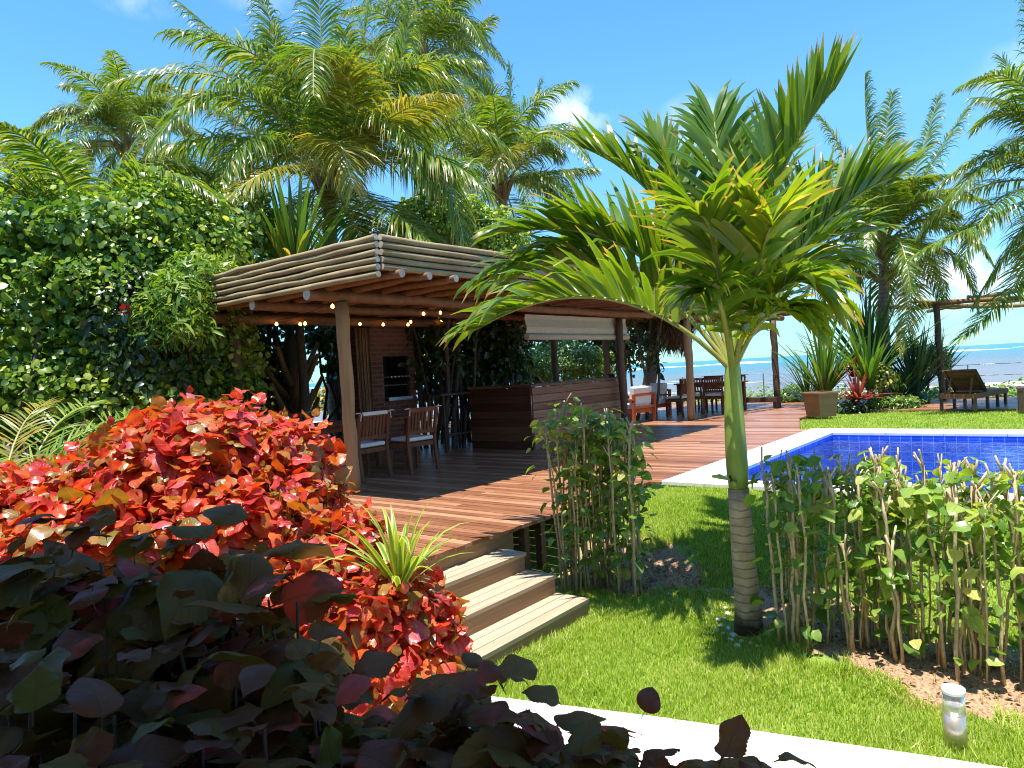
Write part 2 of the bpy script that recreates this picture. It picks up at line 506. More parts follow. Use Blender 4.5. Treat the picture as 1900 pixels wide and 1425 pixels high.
# palm frond: feathered leaf about a curved midrib
def frond(name, mats, base, mid, tip, parent, off, n=55, L=0.65, w=0.034, beta=0.12, grav=0.36, a0=1.32, a1=0.55, t0=0.16, rr=0.018, side=None, seg=4, wind=(0, 0, 0), jit=0.12, ragged=0.0, rachis=True, g=rng, prof_tip=.35):
    base, mid, tip = (np.asarray(q, float) for q in (base, mid, tip))
    c = 2 * mid - .5 * (base + tip)
    cur = lambda t: (1 - t)[:, None] ** 2 * base + 2 * (t * (1 - t))[:, None] * c + t[:, None] ** 2 * tip
    tan = lambda t: nrm(2 * (1 - t)[:, None] * (c - base) + 2 * t[:, None] * (tip - c))
    t = t0 + (1 - t0) * (np.arange(n) / (n - 1)) ** 0.92
    t = np.repeat(t, 2) + g.normal(size=2 * n) * .004
    t = t.clip(0, 1)
    sgn = np.tile([1., -1.], n)
    p = cur(t); T = tan(t)
    ref = np.array([0, 0, 1.]) if side is None else None
    if side is None:
        chord = tip - base
        hz = np.array([chord[0], chord[1], 0]) ; 
        S0 = np.cross(hz / max(np.linalg.norm(hz), 1e-6), [0, 0, 1.])
    else:
        S0 = np.asarray(side, float)
    S = nrm(S0[None] - T * np.sum(T * S0[None], axis=1, keepdims=True))
    N = np.cross(S, T)
    f = (t - t0) / (1 - t0)
    ln = L * (0.5 + 0.5 * np.sin(np.clip(f / .35, 0, 1) * pi / 2)) * (1 - (1 - prof_tip) * np.clip((f - .35) / .65, 0, 1) ** 1.3)
    ln *= 1 + g.normal(size=2 * n) * .07
    if ragged: ln *= np.where(g.random(2 * n) < ragged, g.uniform(.3, .8, 2 * n), 1)
    al = a0 + (a1 - a0) * f + g.normal(size=2 * n) * jit * .6
    be = beta + g.normal(size=2 * n) * jit
    d = nrm(T * np.cos(al)[:, None] + S * (sgn * np.sin(al) * np.cos(be))[:, None] + N * (np.sin(al) * np.sin(be))[:, None])
    rows = [p]; ds = [d]
    q = p; dd = d
    gv = np.array([0, 0, -1.]) * grav + np.asarray(wind, float)
    gm = (1 + g.normal(size=2 * n) * .35).clip(.2, 2)
    for k in range(seg):
        q = q + dd * (ln / seg)[:, None]
        dd = nrm(dd + gv[None] * gm[:, None] * (0.5 + k * .5))
        rows.append(q); ds.append(dd)
    widths = {3: [.55, 1, .75, .06], 4: [.5, 1, .95, .6, .05], 5: [.45, .95, 1, .85, .5, .05]}[seg]
    V = []
    tw = g.normal(size=2 * n) * .25
    for k in range(seg + 1):
        W = nrm(T - ds[k] * np.sum(T * ds[k], axis=1, keepdims=True))
        Nn = np.cross(ds[k], W)
        W = W * np.cos(tw)[:, None] + Nn * np.sin(tw)[:, None]
        hw = w * .5 * widths[k] * (0.75 + .25 * ln / L)
        V.append(rows[k] - W * hw[:, None]); V.append(rows[k] + W * hw[:, None])
    V = np.stack(V, axis=1)          # (2n, 2(seg+1), 3)
    kk = 2 * (seg + 1)
    Ft = np.array([(2 * i, 2 * i + 1, 2 * i + 3, 2 * i + 2) for i in range(seg)])
    F = (Ft[None] + (np.arange(2 * n) * kk)[:, None, None]).reshape(-1, 4)
    uvt = np.array([(k / seg, v) for k in range(seg + 1) for v in (-1., 1.)])
    UV = np.tile(uvt, (2 * n, 1))
    V = V.reshape(-1, 3)
    mi = np.zeros(len(F), int)
    if rachis:
        tt = np.linspace(0, 1, 15)
        cp = cur(tt); ct = tan(tt)
        cs = nrm(S0[None] - ct * np.sum(ct * S0[None], axis=1, keepdims=True)); cn = np.cross(cs, ct)
        rad = rr * (1.15 - tt) + .002
        ring = np.stack([cp + (cs * cos(a) * 1.2 + cn * sin(a)) * rad[:, None] for a in np.arange(6) * pi / 3], axis=1).reshape(-1, 3)
        k0 = len(V)
        RF = np.array([(k0 + i * 6 + j, k0 + i * 6 + (j + 1) % 6, k0 + (i + 1) * 6 + (j + 1) % 6, k0 + (i + 1) * 6 + j) for i in range(14) for j in range(6)])
        V = np.concatenate([V, ring]); F = np.concatenate([F, RF]); mi = np.concatenate([mi, np.ones(len(RF), int)])
        UV = np.concatenate([UV, np.zeros((len(ring), 2))])
    return np_mesh(name, V - np.asarray(off)[None], F, mats, parent, UV, True, mi)


def straps(name, m, base, n, L, w, spread, parent, off, droop=0.5, seg=6, g=rng, up=1.0, lj=.25, fold=0.3, r0=0.03, azs=None, bendj=.5):
    """rosette of sword-shaped leaves"""
    base = np.asarray(base, float)
    az = g.random(n) * 2 * pi if azs is None else np.asarray(azs)
    sp = spread * (g.random(n) ** .7)
    ln = L * (1 + lj * g.normal(size=n)).clip(.4, 1.5)
    d = np.stack([np.cos(az) * np.sin(sp), np.sin(az) * np.sin(sp), np.cos(sp) * up], 1); d = nrm(d)
    S = np.stack([-np.sin(az), np.cos(az), 0 * az], 1)
    p = base + np.stack([np.cos(az), np.sin(az), 0 * az], 1) * r0 * g.random(n)[:, None]
    dr = droop * (1 + bendj * g.normal(size=n)).clip(0, 3)
    wid = [.55, .9, 1, .95, .8, .5, .04] if seg == 6 else list(np.interp(np.linspace(0, 6, seg + 1), range(7), [.55, .9, 1, .95, .8, .5, .04]))
    V = []
    for k in range(seg + 1):
        Nn = np.cross(S, d)
        hw = w * .5 * wid[k]
        V += [p - S * hw + Nn * hw * fold, p - Nn * 0, p + S * hw + Nn * hw * fold]
        p = p + d * (ln / seg)[:, None]
        hor = np.stack([np.cos(az), np.sin(az), 0 * az], 1)
        d = nrm(d + (hor * .12 + np.array([0, 0, -.22])) * (dr * (k + 1) / seg * 2)[:, None])
    V = np.stack(V, 1)
    kk = 3 * (seg + 1)
    Ft = np.array([(3 * i + j, 3 * i + j + 1, 3 * i + j + 4, 3 * i + j + 3) for i in range(seg) for j in (0, 1)])
    F = (Ft[None] + (np.arange(n) * kk)[:, None, None]).reshape(-1, 4)
    uvt = np.array([(k / seg, v) for k in range(seg + 1) for v in (-1., 0., 1.)])
    return np_mesh(name, V.reshape(-1, 3) - np.asarray(off)[None], F, m, parent, np.tile(uvt, (n, 1)))


# ------------------------------------------------------------------ materials
M = {}
M['deck'] = wood('deck_wood', (.14, .050, .022), (.31, .130, .060), (.49, .265, .15), (60, 2.2, 60), rough=.38, island=.55, bump=.3, spec=.5)
M['step'] = wood('step_wood', (.29, .19, .11), (.43, .32, .21), (.55, .43, .30), (2.2, 60, 60), rough=.6, island=.35, spec=.3)
M['riser'] = wood('riser_wood', (.16, .085, .04), (.27, .16, .08), (.36, .23, .12), (2.2, 60, 60), rough=.6, island=.3, spec=.3)
M['log_grey'] = wood('weathered_log', (.19, .125, .06), (.32, .23, .115), (.44, .34, .18), (3, 3, 3), rough=.75, island=.5, bump=.5, spec=.2)
M['log_brown'] = wood('brown_log', (.11, .05, .022), (.21, .10, .045), (.31, .16, .08), (9, 9, 9), rough=.6, island=.5, bump=.4, spec=.3)
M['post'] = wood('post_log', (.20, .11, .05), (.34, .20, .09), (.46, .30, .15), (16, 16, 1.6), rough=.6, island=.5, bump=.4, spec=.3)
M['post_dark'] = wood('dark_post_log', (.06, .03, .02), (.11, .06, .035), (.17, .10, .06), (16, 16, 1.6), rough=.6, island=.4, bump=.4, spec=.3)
M['endgrain'] = simple('end_grain', (.55, .46, .34), .8, .25, 30)
M['teak'] = wood('teak', (.10, .034, .016), (.18, .065, .03), (.27, .11, .05), (25, 25, 3), rough=.55, island=.4, spec=.15)
M['teak_red'] = wood('red_teak', (.28, .055, .018), (.42, .10, .03), (.5, .15, .05), (25, 25, 3), rough=.35, island=.3)
M['bar_wood'] = wood('bar_wood', (.09, .032, .016), (.20, .075, .036), (.33, .15, .075), (2.5, 40, 40), rough=.5, island=.75)
M['clad'] = wood('bar_cladding', (.16, .06, .03), (.32, .14, .075), (.46, .24, .14), (2.5, 40, 40), rough=.5, island=.75)
M['dark_wood'] = wood('dark_wood', (.045, .022, .015), (.09, .045, .03), (.15, .08, .05), (20, 20, 3), rough=.5, island=.4)
M['planter'] = wood('planter_wood', (.13, .06, .025), (.24, .115, .05), (.33, .18, .085), (2, 2, 12), rough=.6, island=.4)
M['cushion'] = simple('cushion_canvas', (.78, .74, .66), .9, .06, 20, .1)
M['blind'] = simple('blind_fabric', (.50, .43, .32), .85, .08, 14, .1)
M['white'] = simple('white_paint', (.8, .79, .76), .6, .05, 6)
M['metal'] = simple('brushed_metal', (.55, .55, .55), .35, .1, 20, 0, .9)
M['black'] = simple('matte_black', (.02, .018, .016), .8, .4, 10)  # plain black for the inside of the grill opening
M['wire'] = simple('black_cable', (.02, .02, .02), .5, .1, 10)
M['stone_w'] = simple('white_pebble', (.66, .62, .55), .6, .2, 30, .2)

m, n, l, b = mat('bulb_glow'); b.inputs['Base Color'].default_value = (1, .8, .5, 1)
b.inputs['Emission Color'].default_value = (1, .42, .10, 1); b.inputs['Emission Strength'].default_value = 5.0
M['bulb'] = m

M['frond'] = leaf_mat('coconut_leaflet', [(0, (.06, .14, .014)), (.5, (.12, .22, .022)), (.85, (.21, .30, .035)), (1, (.34, .34, .06))], trans=.45, tmul=(1.9, 1.6, .6), rough=.3, spec=.65, mottle=.3, mscale=1.5, tipc=(.42, .27, .10))
M['frond_yel'] = leaf_mat('yellowing_leaflet', [(0, (.17, .23, .02)), (.6, (.32, .30, .03)), (1, (.48, .34, .06))], trans=.4, tmul=(1.5, 1.4, .6), rough=.35, spec=.6, mottle=.3, mscale=2)
M['frond_dead'] = leaf_mat('dry_leaflet', [(0, (.05, .032, .02)), (.6, (.11, .07, .04)), (1, (.2, .14, .08))], trans=.15, tmul=(1, 1, 1), rough=.7, spec=.2)
M['rachis'] = simple('palm_midrib', (.30, .30, .07), .4, .2, 5)
M['rachis_dry'] = simple('dry_midrib', (.22, .14, .07), .6, .2, 5)
M['xmas'] = leaf_mat('broad_palm_leaflet', [(0, (.05, .15, .008)), (.5, (.09, .21, .012)), (.85, (.16, .28, .02)), (1, (.26, .32, .03))], trans=.45, tmul=(1.9, 1.6, .4), rough=.28, spec=.6, mottle=.22, mscale=1.2, edge=(.16, .24, .02), tipc=(.42, .27, .10))
M['xmas_y'] = leaf_mat('young_palm_leaflet', [(0, (.15, .28, .012)), (.6, (.26, .36, .02)), (1, (.42, .38, .04))], trans=.45, tmul=(1.7, 1.5, .5), rough=.3, spec=.6, mottle=.25, mscale=2, tipc=(.42, .27, .10))
M['trunk'] = None
M['sea_leaf'] = leaf_mat('round_shrub_leaf', [(0, (.055, .13, .016)), (.4, (.14, .25, .028)), (.75, (.29, .40, .05)), (1, (.50, .52, .13))], trans=.4, tmul=(1.7, 1.7, .6), rough=.33, spec=.55, mottle=.3, mscale=.9)
M['lime_leaf'] = leaf_mat('narrow_lime_leaf', [(0, (.10, .21, .02)), (.6, (.19, .31, .03)), (1, (.34, .40, .07))], trans=.4, tmul=(1.5, 1.5, .5), rough=.4, spec=.5, mscale=2)
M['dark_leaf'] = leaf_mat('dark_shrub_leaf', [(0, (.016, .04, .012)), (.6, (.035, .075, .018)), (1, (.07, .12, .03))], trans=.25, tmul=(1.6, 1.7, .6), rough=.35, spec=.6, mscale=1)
M['bright_leaf'] = leaf_mat('bright_shrub_leaf', [(0, (.07, .16, .02)), (.6, (.15, .26, .035)), (1, (.28, .36, .08))], trans=.32, tmul=(1.6, 1.6, .6), rough=.32, spec=.7, mscale=1.5)
M['hedge_leaf'] = leaf_mat('hedge_leaf', [(0, (.08, .19, .02)), (.45, (.20, .34, .045)), (.8, (.33, .46, .08)), (1, (.52, .50, .14))], trans=.42, tmul=(1.7, 1.6, .5), rough=.33, spec=.6, vein=(.16, .25, .06), vein_n=6, mscale=6)
RED = [(0, (.20, .17, .025)), (.20, (.36, .17, .02)), (.34, (.55, .11, .014)), (.52, (.60, .055, .014)), (.68, (.42, .025, .02)), (.8, (.56, .05, .06)), (.9, (.62, .17, .02)), (1, (.52, .10, .14))]
M['copper'] = leaf_mat('copperleaf_blade', RED, trans=.38, tmul=(1.5, 1.1, .4), rough=.3, spec=.7, vein=(.62, .16, .12), vein_n=7, mottle=.25, mscale=16)
DRK = [(0, (.085, .080, .014)), (.35, (.125, .085, .018)), (.6, (.12, .060, .018)), (.82, (.11, .040, .020)), (.96, (.15, .045, .02)), (1, (.36, .06, .05))]  # bronze and olive leaf tones, darkened in colour to deepen the veranda shade
M['copper_dark'] = leaf_mat('shaded_copperleaf_blade', DRK, trans=.28, tmul=(1.6, 1.0, .5), rough=.42, spec=.19, vein=(.10, .055, .03), vein_n=7, mottle=.3, mscale=10)
M['stem'] = simple('green_stem', (.13, .10, .04), .6, .2, 20)
M['stem_tan'] = simple('tan_stem', (.50, .38, .23), .75, .3, 25, .3)
M['bark'] = simple('dark_bark', (.09, .065, .045), .85, .35, 12, .5, stretch=(3, 3, 1))
M['strap'] = leaf_mat('green_strap_leaf', [(0, (.05, .13, .015)), (.6, (.10, .21, .03)), (1, (.18, .30, .05))], trans=.3, tmul=(1.6, 1.6, .5), rough=.35, spec=.6, mscale=2)
M['strap_dark'] = leaf_mat('dark_strap_leaf', [(0, (.025, .075, .025)), (.6, (.05, .12, .035)), (1, (.09, .17, .05))], trans=.22, tmul=(1.5, 1.6, .6), rough=.35, spec=.6, mscale=2)
M['strap_var'] = leaf_mat('variegated_strap_leaf', [(0, (.12, .26, .03)), (.6, (.20, .34, .05)), (1, (.30, .42, .08))], trans=.35, tmul=(1.5, 1.4, .5), rough=.35, spec=.6, mscale=2, edge=(.50, .52, .10))
M['brom'] = leaf_mat('bromeliad_leaf', [(0, (.22, .03, .03)), (.6, (.38, .06, .05)), (1, (.45, .20, .08))], trans=.3, tmul=(1.5, 1.1, .7), rough=.35, spec=.6, mscale=3)
M['croton'] = leaf_mat('croton_leaf', [(0, (.05, .12, .02)), (.5, (.30, .30, .03)), (1, (.5, .36, .03))], trans=.3, tmul=(1.4, 1.4, .6), rough=.35, spec=.6, mscale=3)
M['petal'] = leaf_mat('red_petal', [(0, (.5, .02, .02)), (1, (.6, .04, .03))], trans=.35, tmul=(1.3, .8, .8), rough=.5, spec=.3)


def ring_mat(name, c1, c2, rings=14.0, dark=(.03, .025, .02), dark_h=0.0):
    m, n, l, b = mat(name)
    tc = n.new('ShaderNodeTexCoord'); sp = n.new('ShaderNodeSeparateXYZ'); l.new(tc.outputs['Object'], sp.inputs[0])
    t = n.new('ShaderNodeTexNoise'); t.inputs['Scale'].default_value = 9; t.inputs['Detail'].default_value = 6
    l.new(tc.outputs['Object'], t.inputs['Vector'])
    a = n.new('ShaderNodeMath'); a.operation = 'MULTIPLY_ADD'; a.inputs[1].default_value = .05
    l.new(t.outputs['Fac'], a.inputs[0]); l.new(sp.outputs[2], a.inputs[2])
    f = n.new('ShaderNodeMath'); f.operation = 'MULTIPLY'; f.inputs[1].default_value = rings; l.new(a.outputs[0], f.inputs[0])
    pp = n.new('ShaderNodeMath'); pp.operation = 'FRACT'; l.new(f.outputs[0], pp.inputs[0])
    g1 = n.new('ShaderNodeMapRange'); g1.inputs['From Min'].default_value = .0; g1.inputs['From Max'].default_value = .22; l.new(pp.outputs[0], g1.inputs['Value'])
    r = ramp(n, [(.3, c1), (.7, c2)]); l.new(t.outputs['Fac'], r.inputs[0])
    mx = n.new('ShaderNodeMixRGB'); mx.inputs['Color1'].default_value = c4([x * .6 for x in c1]); l.new(r.outputs[0], mx.inputs['Color2']); l.new(g1.outputs[0], mx.inputs['Fac'])
    col = mx.outputs[0]
    if dark_h:   # darker towards the foot, edge broken up by noise
        dn = n.new('ShaderNodeMath'); dn.operation = 'MULTIPLY_ADD'; dn.inputs[1].default_value = .25; l.new(t.outputs['Fac'], dn.inputs[0]); l.new(sp.outputs[2], dn.inputs[2])
        d2 = n.new('ShaderNodeMapRange'); d2.inputs['From Min'].default_value = dark_h; d2.inputs['From Max'].default_value = dark_h + .14; l.new(dn.outputs[0], d2.inputs['Value'])
        m3 = n.new('ShaderNodeMixRGB'); m3.inputs['Color1'].default_value = c4(dark); l.new(d2.outputs[0], m3.inputs['Fac']); l.new(col, m3.inputs['Color2']); col = m3.outputs[0]
    l.new(col, b.inputs['Base Color']); b.inputs['Roughness'].default_value = .75; b.inputs['Specular IOR Level'].default_value = .25
    bp = n.new('ShaderNodeBump'); bp.inputs['Strength'].default_value = .5; bp.inputs['Distance'].default_value = .01
    l.new(g1.outputs[0], bp.inputs['Height']); l.new(bp.outputs[0], b.inputs['Normal'])
    return m


M['trunk'] = ring_mat('coconut_bark', (.20, .16, .12), (.32, .27, .21), 9)
M['xtrunk'] = ring_mat('ringed_palm_bark', (.36, .26, .17), (.55, .43, .30), 17, (.07, .05, .035), .16)
M['shaft'] = simple('green_crownshaft', (.27, .35, .06), .38, .2, 6, .05, spec=.5, stretch=(3, 3, .6))

# ------------------------------------------------------------------ ground and water
def sstep(t):
    t = np.clip(t, 0, 1); return t * t * (3 - 2 * t)


FW = (cos(R(YAW)), sin(R(YAW)))


def gz(x, y):
    x = np.asarray(x, float); y = np.asarray(y, float)
    u = x * FW[0] + y * FW[1]
    z = .52 * sstep((x - 5.1) / 1.6)
    bank = 0.035 * np.sin(x * 1.9 + y * 1.3) * np.sin(y * 2.1 - x * .7) + .02 * np.sin(x * 5.1 + 1) * np.sin(y * 4.3)
    z = z + bank * (x < 7) * (x > 2) * sstep((x - 3.3) / 1.0) * sstep((6.6 - x) / .6)
    return z - 3.6 * sstep((u - 25.5) / 9)


gx = np.unique(np.concatenate([np.linspace(-80, 2, 12), np.linspace(2, 8, 61), np.linspace(8, 40, 50), np.linspace(40, 120, 8)]))
gy = np.unique(np.concatenate([np.linspace(-120, -2, 16), np.linspace(-2, 6, 81), np.linspace(6, 40, 40), np.linspace(40, 120, 8)]))
# the pool basin is cut out of the ground sheet
PX0, PX1, PY0, PY1 = 7.48, 12.45, -8.0, 3.10
gx = np.unique(np.concatenate([gx, [PX0 - .1, PX1 + .1]])); gy = np.unique(np.concatenate([gy, [PY0 - .1, PY1 + .1]]))
XX, YY = np.meshgrid(gx, gy, indexing='ij')
GV = np.stack([XX, YY, gz(XX, YY)], -1).reshape(-1, 3)
ny = len(gy)
GF = []
for i in range(len(gx) - 1):
    for j in range(ny - 1):
        cx_, cy_ = (gx[i] + gx[i + 1]) / 2, (gy[j] + gy[j + 1]) / 2
        if PX0 - .1 < cx_ < PX1 + .1 and PY0 - .1 < cy_ < PY1 + .1: continue
        GF.append((i * ny + j, (i + 1) * ny + j, (i + 1) * ny + j + 1, i * ny + j + 1))
m, n, l, b = mat('garden_ground')
tc = n.new('ShaderNodeTexCoord'); sp = n.new('ShaderNodeSeparateXYZ'); l.new(tc.outputs['Object'], sp.inputs[0])
t1 = n.new('ShaderNodeTexNoise'); t1.inputs['Scale'].default_value = 2.2; t1.inputs['Detail'].default_value = 8; t1.inputs['Roughness'].default_value = .65; l.new(tc.outputs['Object'], t1.inputs['Vector'])
t2 = n.new('ShaderNodeTexNoise'); t2.inputs['Scale'].default_value = 60; t2.inputs['Detail'].default_value = 6; l.new(tc.outputs['Object'], t2.inputs['Vector'])
lawnc = ramp(n, [(.3, (.12, .19, .03)), (.7, (.25, .34, .06))]); l.new(t2.outputs['Fac'], lawnc.inputs[0])
soilc = ramp(n, [(.3, (.17, .095, .055)), (.5, (.36, .215, .13)), (.72, (.50, .34, .22))]); l.new(t2.outputs['Fac'], soilc.inputs[0])
sandc = ramp(n, [(.3, (.42, .36, .26)), (.7, (.55, .48, .36))]); l.new(t2.outputs['Fac'], sandc.inputs[0])
# soil bed: a band round x = 4.85 + 0.0*y under the pruned hedges, ragged edges
def mth(op, a, b_=None, c_=None):
    q = n.new('ShaderNodeMath'); q.operation = op
    for k, s_ in enumerate((a, b_, c_)):
        if s_ is None: continue
        if isinstance(s_, (int, float)): q.inputs[k].default_value = s_
        else: l.new(s_, q.inputs[k])
    return q.outputs[0]
rag = mth('MULTIPLY_ADD', t1.outputs['Fac'], .9, -.45)
bx = mth('ADD', sp.outputs[0], rag)
fs = n.new('ShaderNodeMapRange'); fs.interpolation_type = 'SMOOTHSTEP'; fs.inputs['From Min'].default_value = .6; fs.inputs['From Max'].default_value = 2.2; fs.inputs['To Min'].default_value = 4.74; fs.inputs['To Max'].default_value = 5.45; l.new(sp.outputs[1], fs.inputs['Value'])
d0 = mth('ABSOLUTE', mth('SUBTRACT', bx, fs.outputs[0]))
pk = n.new('ShaderNodeMapRange'); pk.inputs['From Min'].default_value = 0.1; pk.inputs['From Max'].default_value = .55; pk.inputs['To Min'].default_value = .42; pk.inputs['To Max'].default_value = 0.0
l.new(mth('ABSOLUTE', mth('SUBTRACT', sp.outputs[1], 2.3)), pk.inputs['Value'])
d0 = mth('ADD', d0, pk.outputs[0])
mr = n.new('ShaderNodeMapRange'); mr.inputs['From Min'].default_value = .50; mr.inputs['From Max'].default_value = .38; l.new(d0, mr.inputs['Value'])
lim = n.new('ShaderNodeMapRange'); lim.inputs['From Min'].default_value = 3.9; lim.inputs['From Max'].default_value = 3.6; l.new(sp.outputs[1], lim.inputs['Value'])
soilm = mth('MULTIPLY', mr.outputs[0], lim.outputs[0])
mixa = n.new('ShaderNodeMixRGB'); l.new(soilm, mixa.inputs['Fac']); l.new(lawnc.outputs[0], mixa.inputs['Color1']); l.new(soilc.outputs[0], mixa.inputs['Color2'])
uu = mth('ADD', mth('MULTIPLY', sp.outputs[0], FW[0]), mth('MULTIPLY', sp.outputs[1], FW[1]))
sm = n.new('ShaderNodeMapRange'); sm.inputs['From Min'].default_value = 22.5; sm.inputs['From Max'].default_value = 24.0; l.new(mth('MULTIPLY_ADD', t1.outputs['Fac'], 2., uu), sm.inputs['Value'])
mixb = n.new('ShaderNodeMixRGB'); l.new(sm.outputs[0], mixb.inputs['Fac']); l.new(mixa.outputs[0], mixb.inputs['Color1']); l.new(sandc.outputs[0], mixb.inputs['Color2'])
# bare earth left of the deck under the shrubs
em = n.new('ShaderNodeMapRange'); em.inputs['From Min'].default_value = 4.2; em.inputs['From Max'].default_value = 4.8; l.new(sp.outputs[1], em.inputs['Value'])
mixc = n.new('ShaderNodeMixRGB'); l.new(mth('MULTIPLY', em.outputs[0], mth('SUBTRACT', 1.0, sm.outputs[0])), mixc.inputs['Fac']); l.new(mixb.outputs[0], mixc.inputs['Color1']); mixc.inputs['Color2'].default_value = (.10, .07, .045, 1)
l.new(mixc.outputs[0], b.inputs['Base Color']); b.inputs['Roughness'].default_value = .95; b.inputs['Specular IOR Level'].default_value = .15
bp = n.new('ShaderNodeBump'); bp.inputs['Strength'].default_value = .7; bp.inputs['Distance'].default_value = .008; l.new(t2.outputs['Fac'], bp.inputs['Height']); l.new(bp.outputs[0], b.inputs['Normal'])
ground = np_mesh('ground', GV, np.array(GF), m)
tag(ground, 'garden ground of lawn, tan soil and beach sand', 'ground', kind='structure')

# sea
m, n, l, b = mat('sea_water')
tc = n.new('ShaderNodeTexCoord'); mp = n.new('ShaderNodeMapping'); mp.inputs['Rotation'].default_value = (0, 0, R(-YAW)); l.new(tc.outputs['Object'], mp.inputs[0])
sp = n.new('ShaderNodeSeparateXYZ'); l.new(mp.outputs[0], sp.inputs[0])
t1 = n.new('ShaderNodeTexNoise'); t1.inputs['Scale'].default_value = .05; t1.inputs['Detail'].default_value = 5
mp2 = n.new('ShaderNodeMapping'); mp2.inputs['Scale'].default_value = (1, .25, 1); l.new(mp.outputs[0], mp2.inputs[0]); l.new(mp2.outputs[0], t1.inputs['Vector'])
lg = n.new('ShaderNodeMath'); lg.operation = 'LOGARITHM'; lg.inputs[1].default_value = 10; l.new(sp.outputs[0], lg.inputs[0])
ad = n.new('ShaderNodeMath'); ad.operation = 'MULTIPLY_ADD'; ad.inputs[1].default_value = .5; l.new(t1.outputs['Fac'], ad.inputs[0]); l.new(lg.outputs[0], ad.inputs[2])
mr = n.new('ShaderNodeMapRange'); mr.inputs['From Min'].default_value = 1.6; mr.inputs['From Max'].default_value = 2.9; l.new(ad.outputs[0], mr.inputs['Value'])
r = ramp(n, [(0, (.24, .18, .13)), (.55, (.15, .14, .125)), (.8, (.07, .14, .14)), (.97, (.03, .18, .17))]); l.new(mr.outputs[0], r.inputs[0])
l.new(r.outputs[0], b.inputs['Base Color']); b.inputs['Roughness'].default_value = .25; b.inputs['IOR'].default_value = 1.33
t2 = n.new('ShaderNodeTexNoise'); t2.inputs['Scale'].default_value = .9; t2.inputs['Detail'].default_value = 5; mp3 = n.new('ShaderNodeMapping'); mp3.inputs['Scale'].default_value = (1.5, .35, 1); l.new(mp.outputs[0], mp3.inputs[0]); l.new(mp3.outputs[0], t2.inputs['Vector'])
bp = n.new('ShaderNodeBump'); bp.inputs['Strength'].default_value = .9; bp.inputs['Distance'].default_value = .35; l.new(t2.outputs['Fac'], bp.inputs['Height']); l.new(bp.outputs[0], b.inputs['Normal'])
fx, fy = FW; sx_, sy_ = -FW[1], FW[0]
sv = []
us = [24, 40, 80, 200, 600, 2000, 9000]; vs_ = [-1, -.5, 0, .5, 1]
for u in us:
    for v in vs_:
        wv = v * (150 + u * 2)
        sv.append((fx * u + sx_ * wv, fy * u + sy_ * wv, -1.55))
sf = [(i * 5 + j, (i + 1) * 5 + j, (i + 1) * 5 + j + 1, i * 5 + j + 1) for i in range(6) for j in range(4)]
tag(np_mesh('sea', np.array(sv), np.array(sf), m), 'greenish blue sea reaching to the horizon', 'sea', kind='structure')
# white breakers over the far reef
m = simple('foam', (.85, .87, .88), .9, .05, 1)
mb = MB()
for k in range(60):
    v = random.uniform(-520, 420); u = random.uniform(420, 520); Lh = random.uniform(6, 26); hh = random.uniform(.35, 1.1)
    c_ = Vector((fx * u + sx_ * v, fy * u + sy_ * v, -1.5))
    pts = [c_ + Vector((sx_, sy_, 0)) * Lh * (q / 6 - .5) * 2 + Vector((fx, fy, 0)) * random.uniform(-2, 2) for q in range(7)]
    mb.path(pts, [hh * sin(pi * (q + .4) / 6.8) for q in range(7)], 6)
for k in range(26):
    v = random.uniform(-40, 30); u = random.uniform(55, 130); Lh = random.uniform(1, 4); hh = random.uniform(.04, .10)
    c_ = Vector((fx * u + sx_ * v, fy * u + sy_ * v, -1.55))
    pts = [c_ + Vector((sx_, sy_, 0)) * Lh * (q / 6 - .5) * 2 + Vector((fx, fy, 0)) * random.uniform(-.2, .2) for q in range(7)]
    mb.path(pts, [hh * sin(pi * (q + .4) / 6.8) for q in range(7)], 6)
tag(mb.build('surf', m, smooth=True), 'white breaking surf on the reef line', 'surf', kind='structure')

# pale path along the house
m, n, l, b = mat('path_stone')
tc = n.new('ShaderNodeTexCoord'); t = n.new('ShaderNodeTexNoise'); t.inputs['Scale'].default_value = 7; t.inputs['Detail'].default_value = 9; l.new(tc.outputs['Object'], t.inputs['Vector'])
r = ramp(n, [(.3, (.66, .61, .55)), (.7, (.82, .79, .74))]); l.new(t.outputs['Fac'], r.inputs[0]); l.new(r.outputs[0], b.inputs['Base Color']); b.inputs['Roughness'].default_value = .85
bp = n.new('ShaderNodeBump'); bp.inputs['Strength'].default_value = .4; bp.inputs['Distance'].default_value = .01; l.new(t.outputs['Fac'], bp.inputs['Height']); l.new(bp.outputs[0], b.inputs['Normal'])
mb = MB()
ed = [(2.93, 3.1), (2.99, 2.85), (3.32, 1.77), (3.65, .49), (3.9, -.6), (4.4, -3), (5.4, -8)]
for i in range(len(ed) - 1):
    (xa, ya), (xb, yb) = ed[i], ed[i + 1]
    vs = [(xa, ya, .045), (xb, yb, .045), (xb - 1.1, yb - .2, .045), (xa - 1.1, ya - .2, .045), (xa, ya, -.1), (xb, yb, -.1)]
    mb.add(vs, [(0, 3, 2, 1), (0, 1, 5, 4)])
tag(mb.build('path', m), 'pale stone path between the house and the lawn', 'path', kind='structure')


# grass blades
def in_soil(x, y):
    return (np.abs(x + .10 * np.sin(y * 5 + x * 3) + .06 * np.sin(y * 11) - (4.74 + .71 * sstep((y - .6) / 1.6))) < .44 - .42 * np.clip((.55 - np.abs(y - 2.3)) / .45, 0, 1)) & (y < 3.75)


